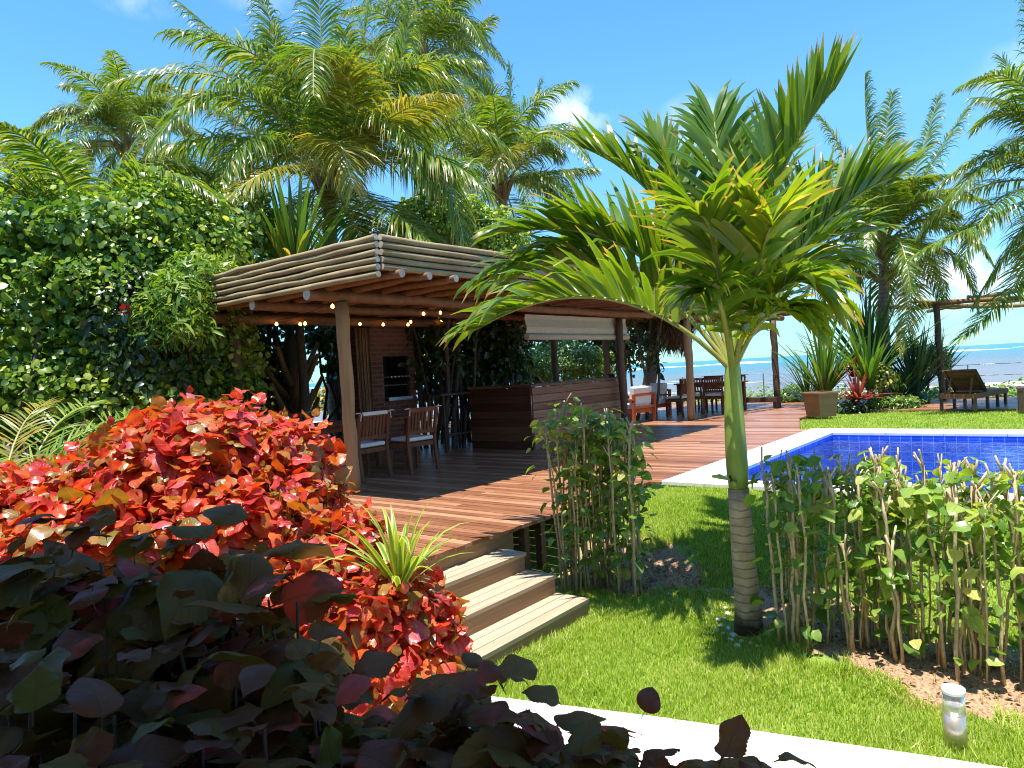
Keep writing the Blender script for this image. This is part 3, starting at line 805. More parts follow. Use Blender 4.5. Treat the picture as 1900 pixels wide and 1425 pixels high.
def grass(name, npts, xr, yr, h, w, keep, mm, g=rng, lean=.5):
    x = g.uniform(*xr, npts); y = g.uniform(*yr, npts)
    k = keep(x, y); x, y = x[k], y[k]
    c = len(x)
    z = gz(x, y)
    az = g.random(c) * 2 * pi
    patch = .7 + .5 * (np.sin(x * 3.3 + y * 2.1) * np.sin(y * 3.9 - x * 1.7)) * .5 + .25 * g.random(c)
    hh = h * g.uniform(.55, 1.25, c) * patch
    ln_ = lean * g.random(c)
    d = np.stack([np.cos(az), np.sin(az)], 1)
    s = np.stack([-np.sin(az), np.cos(az)], 1) * (w * .5 * g.uniform(.7, 1.3, c))[:, None]
    b0 = np.stack([x, y, z - .004], 1)
    def pt(f, wd):
        o = b0.copy(); o[:, 2] += hh * f * (1 - .25 * ln_ * f); o[:, :2] += d * (hh * ln_ * f * f * 1.4)[:, None]
        a = o.copy(); a[:, :2] -= s * wd; e = o.copy(); e[:, :2] += s * wd
        return a, e
    A = []
    for f, wd in ((0, 1), (.5, .85), (1, .1)):
        A += list(pt(f, wd))
    V = np.stack(A, 1).reshape(-1, 3)
    F = (np.array([(0, 1, 3, 2), (2, 3, 5, 4)])[None] + (np.arange(c) * 6)[:, None, None]).reshape(-1, 4)
    return np_mesh(name, V, F, mm)


M['grass'] = leaf_mat('grass_blade', [(0, (.20, .32, .025)), (.45, (.34, .47, .05)), (.8, (.48, .57, .11)), (1, (.64, .58, .26))], trans=.45, tmul=(1.4, 1.4, .5), rough=.45, spec=.35, mottle=.3, mscale=1.6)


def keep_near(x, y):
    edge = np.interp(-y, [-e_[1] for e_ in ed], [e_[0] for e_ in ed])
    ok = (x > edge - .02) & (x < 7.15) & (y < 3.70)
    ok &= ~in_soil(x, y) | (rng.random(len(x)) < .03)
    ok &= ~((x < 4.55) & (y > 2.93))
    ok &= np.hypot(x - 4.88, y - 1.84) > .17
    return ok


tag(grass('lawn_grass', 330000, (2.9, 7.2), (-1.2, 3.72), .045, .0055, keep_near, M['grass']), 'short bright green lawn between the path, the steps and the pool', 'grass', kind='stuff')
def keep_tuft(x, y):
    a_ = (y > 2.78) & (y < 2.95) & (x > 3.25) & (x < 4.6)
    b_ = (x > 4.53) & (x < 4.72) & (y > 2.7) & (y < 3.7)
    e1 = np.interp(-y, [-e_[1] for e_ in ed], [e_[0] for e_ in ed])
    c_ = (x > e1 - .05) & (x < e1 + .06) & (y < 2.9) & (rng.random(len(x)) < .3)
    fx_ = 4.74 + .71 * sstep((y - .6) / 1.6) - .46
    d_ = (np.abs(x - fx_) < .13) & (np.sin(y * 9) + np.sin(y * 23 + 1) > .2) & (y < 2.9) & (rng.random(len(x)) < .55)
    e_2 = (x > 6.98) & (x < 7.16) & (rng.random(len(x)) < .4) & (y < 3.6)
    f_ = (np.sin(x * 4.1 + y * 2.7) * np.sin(y * 5.3 - x * 3.1) > .75) & (x > e1 + .1) & (x < 4.3) & (rng.random(len(x)) < .25)
    return a_ | b_ | c_ | d_ | e_2 | f_
tag(grass('grass_tufts', 200000, (2.9, 7.2), (-1.2, 3.72), .085, .006, keep_tuft, M['grass'], lean=.9), 'longer untrimmed grass along the steps, the path and the soil bed', 'grass', kind='stuff')
LAWN2 = lambda x, y: (y < np.interp(x, [13.0, 15.5, 17.5], [3.75, 4.45, 4.1])) & (x > 13.15)
tag(grass('lawn_grass', 50000, (13.1, 17.6), (-4, 4.5), .05, .012, LAWN2, M['grass']), 'strip of lawn beyond the far end of the pool', 'grass', kind='stuff')
#SETTING_END

# ------------------------------------------------------------------ pool
def tile_mat(name, size, c1, c2, grout, plane):
    m, n, l, b = mat(name)
    tc = n.new('ShaderNodeTexCoord'); sp = n.new('ShaderNodeSeparateXYZ'); l.new(tc.outputs['Object'], sp.inputs[0])
    cb = n.new('ShaderNodeCombineXYZ')
    l.new(sp.outputs[plane[0]], cb.inputs[0]); l.new(sp.outputs[plane[1]], cb.inputs[1])
    br = n.new('ShaderNodeTexBrick'); br.offset = 0.0
    br.inputs['Scale'].default_value = 1.0; br.inputs['Brick Width'].default_value = size; br.inputs['Row Height'].default_value = size
    br.inputs['Mortar Size'].default_value = .006; br.inputs['Mortar Smooth'].default_value = .1
    br.inputs['Color1'].default_value = c4(c1); br.inputs['Color2'].default_value = c4(c2); br.inputs['Mortar'].default_value = c4(grout)
    l.new(cb.outputs[0], br.inputs['Vector'])
    l.new(br.outputs['Color'], b.inputs['Base Color']); b.inputs['Roughness'].default_value = .25
    return m


TILE = ((.022, .095, .56), (.05, .16, .72), (.24, .40, .82))
tf = tile_mat('pool_tile_floor', .15, *TILE, (0, 1)); tx = tile_mat('pool_tile_side', .15, *TILE, (1, 2)); ty = tile_mat('pool_tile_end', .15, *TILE, (0, 2))
mb = MB()
zb, zt = -.35, .575
mb.add([(PX0, PY0, zb), (PX1, PY0, zb), (PX1, PY1, zb), (PX0, PY1, zb)], [(0, 1, 2, 3)], 0)
mb.add([(PX0, PY0, zb), (PX0, PY1, zb), (PX0, PY1, zt), (PX0, PY0, zt)], [(0, 1, 2, 3)], 1)
mb.add([(PX1, PY0, zb), (PX1, PY1, zb), (PX1, PY1, zt), (PX1, PY0, zt)], [(3, 2, 1, 0)], 1)
mb.add([(PX0, PY1, zb), (PX1, PY1, zb), (PX1, PY1, zt), (PX0, PY1, zt)], [(0, 1, 2, 3)], 2)
mb.add([(PX0, PY0, zb), (PX1, PY0, zb), (PX1, PY0, zt), (PX0, PY0, zt)], [(3, 2, 1, 0)], 2)
tag(mb.build('pool_basin', [tf, tx, ty]), 'pool basin lined with glossy ultramarine tiles', 'pool', kind='structure')
m, n, l, b = mat('coping_stone')
tc = n.new('ShaderNodeTexCoord'); t = n.new('ShaderNodeTexNoise'); t.inputs['Scale'].default_value = 5; t.inputs['Detail'].default_value = 9; l.new(tc.outputs['Object'], t.inputs['Vector'])
r = ramp(n, [(.3, (.70, .67, .62)), (.7, (.84, .82, .78))]); l.new(t.outputs['Fac'], r.inputs[0]); l.new(r.outputs[0], b.inputs['Base Color']); b.inputs['Roughness'].default_value = .7
mb = MB()
def slabs(x0, x1, y0, y1, axis, step):
    a, bb = (x0, x1) if axis == 0 else (y0, y1)
    k = max(1, round((bb - a) / step)); s = (bb - a) / k
    for i in range(k):
        u0, u1 = a + i * s + .002, a + (i + 1) * s - .002
        if axis == 0: mb.box(((u0 + u1) / 2, (y0 + y1) / 2, .575), (u1 - u0, y1 - y0, .05))
        else: mb.box(((x0 + x1) / 2, (u0 + u1) / 2, .575), (x1 - x0, u1 - u0, .05))
slabs(7.16, 13.08, 3.095, 3.60, 0, .8)
slabs(7.16, 7.485, PY0, 3.095, 1, .8)
slabs(12.445, 13.08, PY0, 3.095, 1, .8)
tag(mb.build('pool_coping', m, bevel=.008), 'white stone coping round the blue pool', 'pool coping', kind='structure')
m, n, l, b = mat('pool_water')
n.remove(b)
gl = n.new('ShaderNodeBsdfGlossy'); gl.inputs['Roughness'].default_value = .02
tp = n.new('ShaderNodeBsdfTransparent'); tp.inputs['Color'].default_value = (.72, .90, .97, 1)
fr = n.new('ShaderNodeFresnel'); fr.inputs['IOR'].default_value = 1.33
mi = n.new('ShaderNodeMixShader')
tc = n.new('ShaderNodeTexCoord'); t = n.new('ShaderNodeTexNoise'); t.inputs['Scale'].default_value = 4.5; t.inputs['Detail'].default_value = 4; t.inputs['Distortion'].default_value = .6; l.new(tc.outputs['Object'], t.inputs['Vector'])
bp = n.new('ShaderNodeBump'); bp.inputs['Strength'].default_value = .6; bp.inputs['Distance'].default_value = .045; l.new(t.outputs['Fac'], bp.inputs['Height'])
l.new(bp.outputs[0], fr.inputs['Normal']); l.new(bp.outputs[0], gl.inputs['Normal'])
l.new(fr.outputs[0], mi.inputs[0]); l.new(tp.outputs[0], mi.inputs[1]); l.new(gl.outputs[0], mi.inputs[2]); l.new(mi.outputs[0], n['Material Output'].inputs['Surface'])
mb = MB(); mb.add([(PX0 + .002, PY0 + .002, .505), (PX1 - .002, PY0 + .002, .505), (PX1 - .002, PY1 - .002, .505), (PX0 + .002, PY1 - .002, .505)], [(0, 1, 2, 3)])
tag(mb.build('pool_water', m), 'rippled clear water of the swimming pool', 'water', kind='structure')

# ------------------------------------------------------------------ deck
DZ = .58
mb = MB()
x = 3.30
while x < 21.3:
    xc = x + .05
    if xc < 7.12: y0 = 3.75 + random.uniform(-.012, .012)
    elif xc < 13.12: y0 = 3.615
    elif xc < 17.5: y0 = float(np.interp(xc, [13.1, 15.5, 17.5], [3.80, 4.50, 4.15]))
    else: y0 = -8.0
    y1 = 10.3
    y = y0
    first = True
    while y < y1 - .01:
        e = min(y1, y + (random.uniform(.8, 3.4) if first else random.uniform(2.4, 3.6)))
        first = False
        if y1 - e < .4: e = y1
        mb.box((xc, (y + e) / 2, DZ - .015 + random.uniform(-.0012, .0012)), (.1, e - y - .003, .03))
        y = e
    x += .1075
tag(mb.build('deck', M['deck']), 'varnished red brown timber deck boards', 'deck', kind='structure')
t_ = empty('deck_edge_beam', (3.3, 3.8, .3), 'brown fascia beam under the front edge of the timber deck', 'beam')
mb = MB(); mb.box((.70, 0, .125), (1.40, .035, .245)); mb.build('fascia_board', M['riser'], t_)
for k in range(3):
    mb = MB(); mb.box((1.45 + .25 * k, .10, .02), (.07, .07, .5)); mb.build('deck_post', M['dark_wood'], t_)
# steps
t_ = empty('wooden_steps', (3.86, 3.35, 0), 'three weathered wooden steps leading up from the lawn to the deck', 'steps')
for k, (y0, y1, zt) in enumerate([(2.93, 3.26, .145), (3.225, 3.54, .29), (3.515, 3.785, .435)]):
    nb = 3; wb = (y1 - y0) / nb
    mb = MB()
    for i in range(nb):
        mb.box((0, y0 + wb * (i + .5) - 3.35, zt - .016), (1.34, wb - .006, .032))
    mb.build('tread', M['step'], t_, bevel=.003)
    mb = MB(); mb.box((-.005, y0 + .022 - 3.35, zt - .032 - .058), (1.31, .03, .114)); mb.build('riser', M['riser'], t_)
    mb = MB(); mb.box((.64, (y0 + y1) / 2 + .02 - 3.35, zt - .032 - .06), (.03, y1 - y0 - .055, .114)); mb.build('side_board', M['riser'], t_)

# ------------------------------------------------------------------ main pavilion
pv = empty('pavilion', (5.36, 6.68, DZ), 'timber pavilion with a flat roof edged by stacked peeled logs', 'pavilion')
PO = np.array((5.36, 6.68, DZ))
def build_off(mb, name, m, parent, o=PO, **k):
    return mb.build(name, m, parent, off=o, **k)
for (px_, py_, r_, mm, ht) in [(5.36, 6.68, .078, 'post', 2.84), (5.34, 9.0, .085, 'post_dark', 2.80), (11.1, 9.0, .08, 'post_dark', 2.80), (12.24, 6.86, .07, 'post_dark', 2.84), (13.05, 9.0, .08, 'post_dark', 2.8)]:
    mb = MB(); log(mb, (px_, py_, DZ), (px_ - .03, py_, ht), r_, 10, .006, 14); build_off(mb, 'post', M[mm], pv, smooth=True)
def capped(p0, p1, r, mm, name, parent, o=PO, amp=.008, both=False):
    mb = MB(); log(mb, p0, p1, r, 14, amp, 12); ob = build_off(mb, name, [M[mm], M['endgrain']], parent, o, smooth=True)
    me = ob.data; k = len(me.polygons)
    me.polygons[k - 2].material_index = 1; me.polygons[k - 1].material_index = 1
    return ob
capped((4.87, 6.70, 2.915), (13.3, 6.72, 2.905), .068, 'log_brown', 'beam', pv)
capped((4.75, 9.0, 2.865), (13.3, 9.02, 2.865), .075, 'log_brown', 'beam', pv)
capped((4.9, 7.85, 2.91), (13.3, 7.87, 2.905), .06, 'log_brown', 'beam', pv)
xr = 5.13
while xr < 13.1:
    capped((xr, 5.40 + random.uniform(-.03, .03), 3.0), (xr + random.uniform(-.03, .03), 9.95, 3.0), .046 * random.uniform(.88, 1.12), 'log_brown', 'rafter', pv)
    xr += .41
mb = MB()
y = 5.58
while y < 9.9:
    mb.box((9.06, y + .07, 3.065), (8.3, .137, .02)); y += .14
build_off(mb, 'roof_boards', M['bar_wood'], pv)
for k in range(6):   # stacked fascia logs, left side
    capped((4.88 + random.uniform(-.008, .008), 5.49, 2.985 + .076 * k), (4.88, 10.0, 2.985 + .076 * k + random.uniform(-.008, .008)), .033, 'log_grey', 'fascia_log', pv, amp=.005)
for k in range(5):   # front
    capped((4.94, 5.50, 3.065 + .076 * k), (13.3, 5.50, 3.065 + .076 * k + random.uniform(-.008, .008)), .033, 'log_grey', 'fascia_log', pv, amp=.005)
for k in range(5):
    capped((13.3, 5.55, 3.065 + .076 * k), (13.3, 9.95, 3.065 + .076 * k), .0385, 'log_grey', 'fascia_log', pv, amp=.005)
mb = MB()
y = 5.56
while y < 9.9:
    mb.box((9.1, y + .07, 3.20), (8.25, .136, .02)); y += .14
build_off(mb, 'roof_deck', M['log_grey'], pv)
mb = MB(); p = P(377, 549, 0); q = np.array((4.835, 9.05, 3.20)); mb.box(q, (.02, .07, .11)); mb.box(q + np.array((-.03, 0, .03)), (.05, .05, .04)); build_off(mb, 'junction_box', M['white'], pv)

mb = MB(); mb.box((4.935, 7.75, 3.17), (.02, 4.3, .36)); mb.box((9.1, 5.555, 3.21), (8.3, .02, .29)); build_off(mb, 'fascia_board', M['dark_wood'], pv)
# rolled blind between the right hand posts
t_ = empty('roller_blind', (9.3, 6.96, 2.5), 'cream fabric blind rolled half up beneath the pavilion beam', 'blind')
mb = MB()
nx_ = 30
for i in range(nx_):
    for j in range(6):
        def bp_(i_, j_): return (i_ / nx_ * 3.4, .012 * sin(i_ * .9) + .02 * sin(j_ * 1.5), .34 - j_ * .07)
        mb.add([bp_(i, j), bp_(i + 1, j), bp_(i + 1, j + 1), bp_(i, j + 1)], [(0, 1, 2, 3)])
mb.build('blind_cloth', M['blind'], t_, smooth=True)
mb = MB(); mb.path([(0, 0, -.03), (3.4, 0, -.03)], .055, 12); mb.build('rolled_cloth', M['blind'], t_, smooth=True)

# string lights
t_ = empty('string_lights', (6.66, 8.86, 2.7), 'strings of small warm glowing bulbs hung under the pavilion roof', 'string lights')
BO = np.array((6.66, 8.86, 2.7))
bl = [(513, 601, 8.86), (557, 601, 8.86), (566, 600, 8.8), (668, 601, 8.8), (711, 602, 8.8), (757, 602, 8.8), (762, 597, 8.7), (820, 594, 8.86), (855, 597, 8.86), (879, 601, 8.86), (952, 600, 8.86), (988, 600, 8.86), (617, 568, 6.95), (786, 582, 7.8), (817, 580, 7.8), (1165, 611, 8.8), (1198, 606, 8.8), (1203, 601, 8.9)]
pts3 = [PY(a, b_, c_) for a, b_, c_ in bl]
mb = MB()
for p in pts3:
    top = p + np.array((0, 0, .06))
    mb.path([p + np.array((0, 0, .02)), top], .007, 6)
order = sorted(range(len(pts3)), key=lambda i: pts3[i][0])
for a_, b_ in zip(order[:-1], order[1:]):
    A = pts3[a_] + (0, 0, .06); B = pts3[b_] + (0, 0, .06)
    mb.path([A + (B - A) * q + np.array((0, 0, -.05 * 4 * q * (1 - q))) for q in np.linspace(0, 1, 7)], .004, 5)
build_off(mb, 'cable', M['wire'], t_, BO)
bm_ = None
for p in pts3:
    if bm_ is None:
        mb = MB(); mb.path([(0, 0, .028), (0, 0, .02), (0, 0, .006), (0, 0, -.012), (0, 0, -.024), (0, 0, -.029)], [.006, .012, .022, .024, .014, .003], 10)
        ob = mb.build('bulb', M['bulb'], t_, smooth=True); bm_ = ob.data
    else:
        ob = link('bulb', bm_, t_)
    ob.location = Vector(p - BO)

# bar counter
bar = empty('bar_counter', (9.47, 7.05, DZ), 'L shaped bar counter clad in dark horizontal boards under the pavilion', 'bar counter')
mb = MB()
for k in range(8): mb.box((1.56, 0, .065 + k * .131), (3.10, .025, .124))
mb.build('front_cladding', M['clad'], bar, bevel=.003)
mb = MB(); mb.box((1.57, .03, .52), (3.06, .02, 1.02)); mb.box((.03, .70, .52), (.02, 1.30, 1.02)); mb.build('backing_board', M['dark_wood'], bar)
mb = MB()
for k in range(8): mb.box((.0, .70, .065 + k * .131), (.025, 1.36, .127))
wm = wood('bar_wood_end', (.06, .022, .012), (.13, .05, .025), (.22, .10, .05), (40, 2.5, 40), rough=.5, island=.75)
mb.build('end_cladding', wm, bar, bevel=.003)
mb = MB(); mb.box((1.57, .27, 1.072), (3.24, .62, .04)); mb.box((.24, .99, 1.072), (.56, .82, .04)); mb.build('countertop', M['bar_wood'], bar, bevel=.004)
mb = MB(); mb.box((3.13, .05, .525), (.07, .1, 1.05)); mb.build('corner_post', M['log_grey'], bar)
mb = MB(); mb.box((3.21, .30, .57), (.05, .12, 1.15)); mb.box((3.21, .30, 1.16), (.12, .16, .025)); mb.build('end_post', M['teak'], bar)
t_ = empty('bar_table', (9.2, 8.35, DZ), 'narrow dark high table beside the left end of the bar', 'table')
mb = MB(); mb.box((-.05, .25, 1.0), (.9, .42, .035)); mb.build('table_top', M['dark_wood'], t_)
for sx_2, sy_2 in ((-.42, .08), (.30, .08), (-.42, .42), (.30, .42)):
    mb = MB(); mb.box((sx_2, sy_2, .49), (.035, .035, .98)); mb.build('leg', M['dark_wood'], t_)
for zz in (.3,):
    mb = MB(); mb.box((-.06, .08, zz), (.68, .025, .03)); mb.build('foot_rail', M['dark_wood'], t_)

# brick barbecue
def brick_mat(name, plane):
    m, n, l, b = mat(name)
    tc = n.new('ShaderNodeTexCoord'); sp = n.new('ShaderNodeSeparateXYZ'); l.new(tc.outputs['Object'], sp.inputs[0])
    cb = n.new('ShaderNodeCombineXYZ'); l.new(sp.outputs[plane[0]], cb.inputs[0]); l.new(sp.outputs[plane[1]], cb.inputs[1])
    br = n.new('ShaderNodeTexBrick'); br.inputs['Scale'].default_value = 1
    br.inputs['Brick Width'].default_value = .23; br.inputs['Row Height'].default_value = .078; br.inputs['Mortar Size'].default_value = .009
    br.inputs['Color1'].default_value = (.13, .035, .022, 1); br.inputs['Color2'].default_value = (.19, .06, .035, 1); br.inputs['Mortar'].default_value = (.17, .115, .09, 1)
    l.new(cb.outputs[0], br.inputs['Vector']); l.new(br.outputs['Color'], b.inputs['Base Color']); b.inputs['Roughness'].default_value = .85
    bp = n.new('ShaderNodeBump'); bp.inputs['Strength'].default_value = .6; bp.inputs['Distance'].default_value = .008; bp.invert = True
    l.new(br.outputs['Fac'], bp.inputs['Height']); l.new(bp.outputs[0], b.inputs['Normal'])
    return m
bq = empty('barbecue', (7.95, 9.25, DZ), 'tall red brick barbecue chimney with a dark grill opening', 'barbecue')
bf, bs = brick_mat('brick_front', (0, 2)), brick_mat('brick_side', (1, 2))
ox0, ox1, oz0, oz1 = .25, .86, .94, 1.72
def bbox(x0, x1, y0, y1, z0, z1):
    mb.add([(x0, y0, z0), (x1, y0, z0), (x1, y0, z1), (x0, y0, z1)], [(0, 1, 2, 3)], 0)
    mb.add([(x0, y1, z0), (x1, y1, z0), (x1, y1, z1), (x0, y1, z1)], [(3, 2, 1, 0)], 0)
    mb.add([(x0, y0, z0), (x0, y1, z0), (x0, y1, z1), (x0, y0, z1)], [(3, 2, 1, 0)], 1)
    mb.add([(x1, y0, z0), (x1, y1, z0), (x1, y1, z1), (x1, y0, z1)], [(0, 1, 2, 3)], 1)
    mb.add([(x0, y0, z1), (x1, y0, z1), (x1, y1, z1), (x0, y1, z1)], [(0, 1, 2, 3)], 0)
    mb.add([(x0, y0, z0), (x1, y0, z0), (x1, y1, z0), (x0, y1, z0)], [(3, 2, 1, 0)], 0)
mb = MB()
bbox(0, ox0, 0, .65, 0, oz1); bbox(ox1, 1.0, 0, .65, 0, oz1); bbox(0, 1.0, 0, .65, oz1, 2.36); bbox(ox0 + .001, ox1 - .001, 0, .65, 0, oz0 - .001); bbox(.2, .8, .1, .65, 2.36, 3.3)
mb.build('brick_body', [bf, bs], bq)
mb = MB(); mb.box(((ox0 + ox1) / 2, .58, (oz0 + oz1) / 2), (ox1 - ox0 - .004, .03, oz1 - oz0 - .004)); mb.box((ox0 + .01, .31, (oz0 + oz1) / 2), (.014, .5, oz1 - oz0 - .01)); mb.box((ox1 - .01, .31, (oz0 + oz1) / 2), (.014, .5, oz1 - oz0 - .01)); mb.build('firebox_lining', M['black'], bq)
mb = MB()
for k in range(9): mb.path([(ox0 + .05 + k * .063, .02, oz0 + .28), (ox0 + .05 + k * .063, .5, oz0 + .28)], .004, 6)
for yy in (.02, .5): mb.path([(ox0 + .02, yy, oz0 + .27), (ox1 - .02, yy, oz0 + .27)], .007, 6)
mb.build('grill_rack', M['metal'], bq)
mb = MB()
for k in range(6): mb.path([(ox0 + .09 + k * .085, -.05, oz0 + .42), (ox0 + .09 + k * .085, .5, oz0 + .44)], .005, 6); mb.path([(ox0 + .09 + k * .085, -.10, oz0 + .42), (ox0 + .09 + k * .085, -.05, oz0 + .42)], .013, 8)
mb.path([(ox0 + .02, .05, oz0 + .41), (ox1 - .02, .05, oz0 + .41)], .006, 6)
mb.build('skewer_rack', M['metal'], bq)
mb = MB(); mb.box(((ox0 + ox1) / 2, .06, oz0 + .06), (.56, .26, .012)); mb.box(((ox0 + ox1) / 2, -.07, oz0 + .035), (.56, .012, .06)); mb.build('ash_tray', M['metal'], bq, bevel=.002)
t_ = empty('cane_screen', (7.62, 9.22, DZ), 'upright cane screen standing beside the brick barbecue', 'screen')
mb = MB()
for k in range(9): mb.path(wob((.035 * k, .012 * (k % 2), .02), (.035 * k, .012 * (k % 2), 2.2), 6, .003), .015, 7)
mb.build('canes', M['log_brown'], t_, smooth=True)
mb = MB(); mb.box((.14, .035, .5), (.32, .02, .04)); mb.box((.14, .035, 1.7), (.32, .02, .04)); mb.build('cross_batten', M['dark_wood'], t_)

# ------------------------------------------------------------------ furniture
def copy_tree(o, parent=None):
    c = o.copy(); COL.objects.link(c)
    if parent is not None: c.parent = parent
    for ch in list(o.children): copy_tree(ch, c)
    return c


def chair(loc, rz, label, mm='teak', group='slatted dining chairs'):
    t = empty('dining_chair', loc, label, 'chair', group, rz)
    W, D_ = .50, .48
    for s in (-1, 1):
        mb = MB(); mb.bar((s * W / 2, -.22, 0), (s * W / 2, -.17, .44), .045, .04, (0, 1, 0)); mb.bar((s * W / 2, -.17, .43), (s * W / 2, -.25, .90), .04, .035, (0, 1, 0)); mb.build('leg', M[mm], t)
        mb = MB(); mb.bar((s * W / 2, .22, 0), (s * W / 2, .22, .43), .042, .042, (0, 1, 0)); mb.build('leg', M[mm], t)
    mb = MB(); mb.box((0, .222, .39), (W - .04, .025, .06)); mb.box((0, -.17, .39), (W - .04, .025, .06)); mb.box((-W / 2, .02, .39), (.025, .37, .06)); mb.box((W / 2, .02, .39), (.025, .37, .06))
    for k in range(6): mb.box((0, -.11 + k * .06, .425), (W - .03, .045, .014))
    mb.build('seat', M[mm], t)
    mb = MB(); mb.box((0, .02, .465), (W - .05, .42, .055)); mb.build('cushion', M['cushion'], t, bevel=.02)
    mb = MB(); mb.bar((-W / 2 + .02, -.243, .875), (W / 2 - .02, -.243, .875), .03, .06); br_ = mb.build('backrest', M[mm], t)
    mb = MB(); mb.bar((-W / 2 + .02, -.19, .56), (W / 2 - .02, -.19, .56), .028, .05); mb.build('lower_rail', M[mm], br_)
    for k in range(7):
        xx = -W / 2 + .075 + k * (W - .15) / 6
        mb = MB(); mb.bar((xx, -.195, .585), (xx, -.241, .845), .013, .034, (1, 0, 0)); mb.build('slat', M[mm], br_)
    return t


c0 = chair((7.0, 7.36, DZ), R(-3), 'slatted teak dining chair with white bows tied on its top rail')
mb = MB()
for s in (-1, 1):
    mb.path([(s * .24, -.25, .90), (s * .26, -.28, .88), (s * .27, -.275, .80)], .006, 5); mb.path([(s * .24, -.25, .90), (s * .30, -.27, .905), (s * .34, -.27, .90)], .006, 5)
mb.build('cushion_tie', M['cushion'], c0)
def cp(o, loc, rz, label):
    c = copy_tree(o); c.location = loc; c.rotation_euler = (0, 0, rz); c['label'] = label; return c
c1 = cp(c0, (6.22, 7.50, DZ), R(2), 'slatted teak dining chair with a pale head pad, just right of the round front post')
mb = MB(); mb.box((0, -.252, .885), (.44, .05, .05)); mb.build('head_pad', M['cushion'], c1, bevel=.015)
cp(c0, (6.1, 8.98 - .35, DZ), R(180), 'slatted teak dining chair on the far side of the dining table')
tb = empty('dining_table', (6.55, 8.12, DZ), 'plain wooden dining table behind the two slatted chairs', 'table')
mb = MB()
for k in range(8): mb.box((0, -.36 + k * .103, .745), (1.7, .1, .03))
mb.build('table_top', M['teak'], tb, bevel=.003)
for sx_2, sy_2 in ((-.75, -.34), (.75, -.34), (-.75, .34), (.75, .34)):
    mb = MB(); mb.box((sx_2, sy_2, .365), (.07, .07, .73)); mb.build('leg', M['teak'], tb)
mb = MB(); mb.box((0, -.33, .69), (1.4, .025, .08)); mb.box((0, .33, .69), (1.4, .025, .08)); mb.build('apron', M['teak'], tb)
cp(c0, (5.62, 8.2, DZ), R(-90), 'slatted dining chair at the head of the table, behind the front post')

# lounge corner past the bar
def armchair(loc, rz, label, mm):
    t = empty('armchair', loc, label, 'armchair', 'low wooden armchairs', rz)
    for s in (-1, 1):
        mb = MB(); mb.bar((s * .36, -.34, 0), (s * .36, -.37, .66), .06, .06, (0, 1, 0)); mb.build('leg', M[mm], t)
        mb = MB(); mb.bar((s * .36, .34, 0), (s * .36, .34, .52), .06, .06, (0, 1, 0)); mb.build('leg', M[mm], t)
        mb = MB(); mb.box((s * .36, 0, .54), (.08, .78, .04)); mb.build('armrest', M[mm], t, bevel=.006)
    mb = MB(); mb.box((0, 0, .27), (.66, .68, .09)); mb.build('seat', M[mm], t, bevel=.005)
    mb = MB(); mb.box((0, -.36, .645), (.66, .035, .06)); mb.build('top_rail', M[mm], t)
    mb = MB(); mb.box((0, -.355, .36), (.66, .035, .06)); mb.build('lower_rail', M[mm], t)
    mb = MB(); mb.box((0, .03, .375), (.64, .66, .12)); mb.build('cushion', M['cushion'], t, bevel=.03)
    mb = MB(); mb.box((0, -.27, .62), (.64, .14, .42), Matrix.Rotation(R(8), 3, 'X')); mb.build('back_cushion', M['cushion'], t, bevel=.03)
    return t
a0 = armchair((14.55, 7.95, DZ), R(-12), 'red varnished armchair with white cushions, just past the end of the bar', 'teak_red')
a1 = cp(a0, (16.1, 8.3, DZ), R(80), 'low wooden armchair with white cushions, turned sideways behind the red armchair')
cp(c0, (16.25, 7.55, DZ), R(-5), 'slatted wooden chair with a white seat left of the pale square post')
t2 = copy_tree(tb); t2.location = (17.6, 7.3, DZ); t2.rotation_euler = (0, 0, R(80)); t2['label'] = 'dark dining table beyond the pale post, near the sea'
for (cx_, cy_, rz, lb) in [(17.0, 6.9, R(-95), 'slatted chair in shade right of the pale post, nearest end of the far table'), (17.0, 7.5, R(-85), 'slatted chair in shade behind the pale post, far table'), (18.25, 6.95, R(95), 'slatted chair on the sea side of the far table, nearer the bench'), (18.3, 7.6, R(88), 'slatted chair on the sea side of the far table, farther from the bench')]:
    cp(c0, (cx_, cy_, DZ), rz, lb)
t_ = empty('bench', (18.6, 6.3, DZ), 'low dark wooden bench beside the far post by the sea', 'bench')
mb = MB(); mb.box((0, .1, .22), (.4, 1.1, .13)); mb.build('seat', M['dark_wood'], t_)
for yy in (-.35, .55):
    mb = MB(); mb.box((0, yy, .075), (.34, .08, .155)); mb.build('leg', M['dark_wood'], t_)
mb = MB(); mb.box((.1, .62, .55), (.05, .05, 1.1)); mb.build('tall_post', M['dark_wood'], t_)

# second pergola toward the sea
pg = empty('sea_pergola', (15.0, 6.66, DZ), 'second log pergola over the seating area facing the sea', 'pergola')
QO = np.array((15.0, 6.66, DZ))
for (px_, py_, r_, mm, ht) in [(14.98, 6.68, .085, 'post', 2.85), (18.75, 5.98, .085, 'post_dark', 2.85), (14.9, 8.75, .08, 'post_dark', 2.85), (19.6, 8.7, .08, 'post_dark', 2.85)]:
    mb = MB(); log(mb, (px_, py_, DZ), (px_ - .03, py_, ht), r_, 10, .006, 12); build_off(mb, 'post', M[mm], pg, QO, smooth=True)
capped((14.2, 6.85, 2.92), (19.4, 5.95, 2.92), .07, 'log_brown', 'beam', pg, QO)
capped((14.2, 8.75, 2.92), (20.3, 8.7, 2.92), .07, 'log_brown', 'beam', pg, QO)
for k in range(13):
    xr = 14.5 + k * .42
    capped((xr, 6.15 - .17 * (xr - 14.5) * .7 + random.uniform(-.05, .05), 3.03), (xr, 9.2, 3.03), .045, 'log_brown', 'rafter', pg, QO)
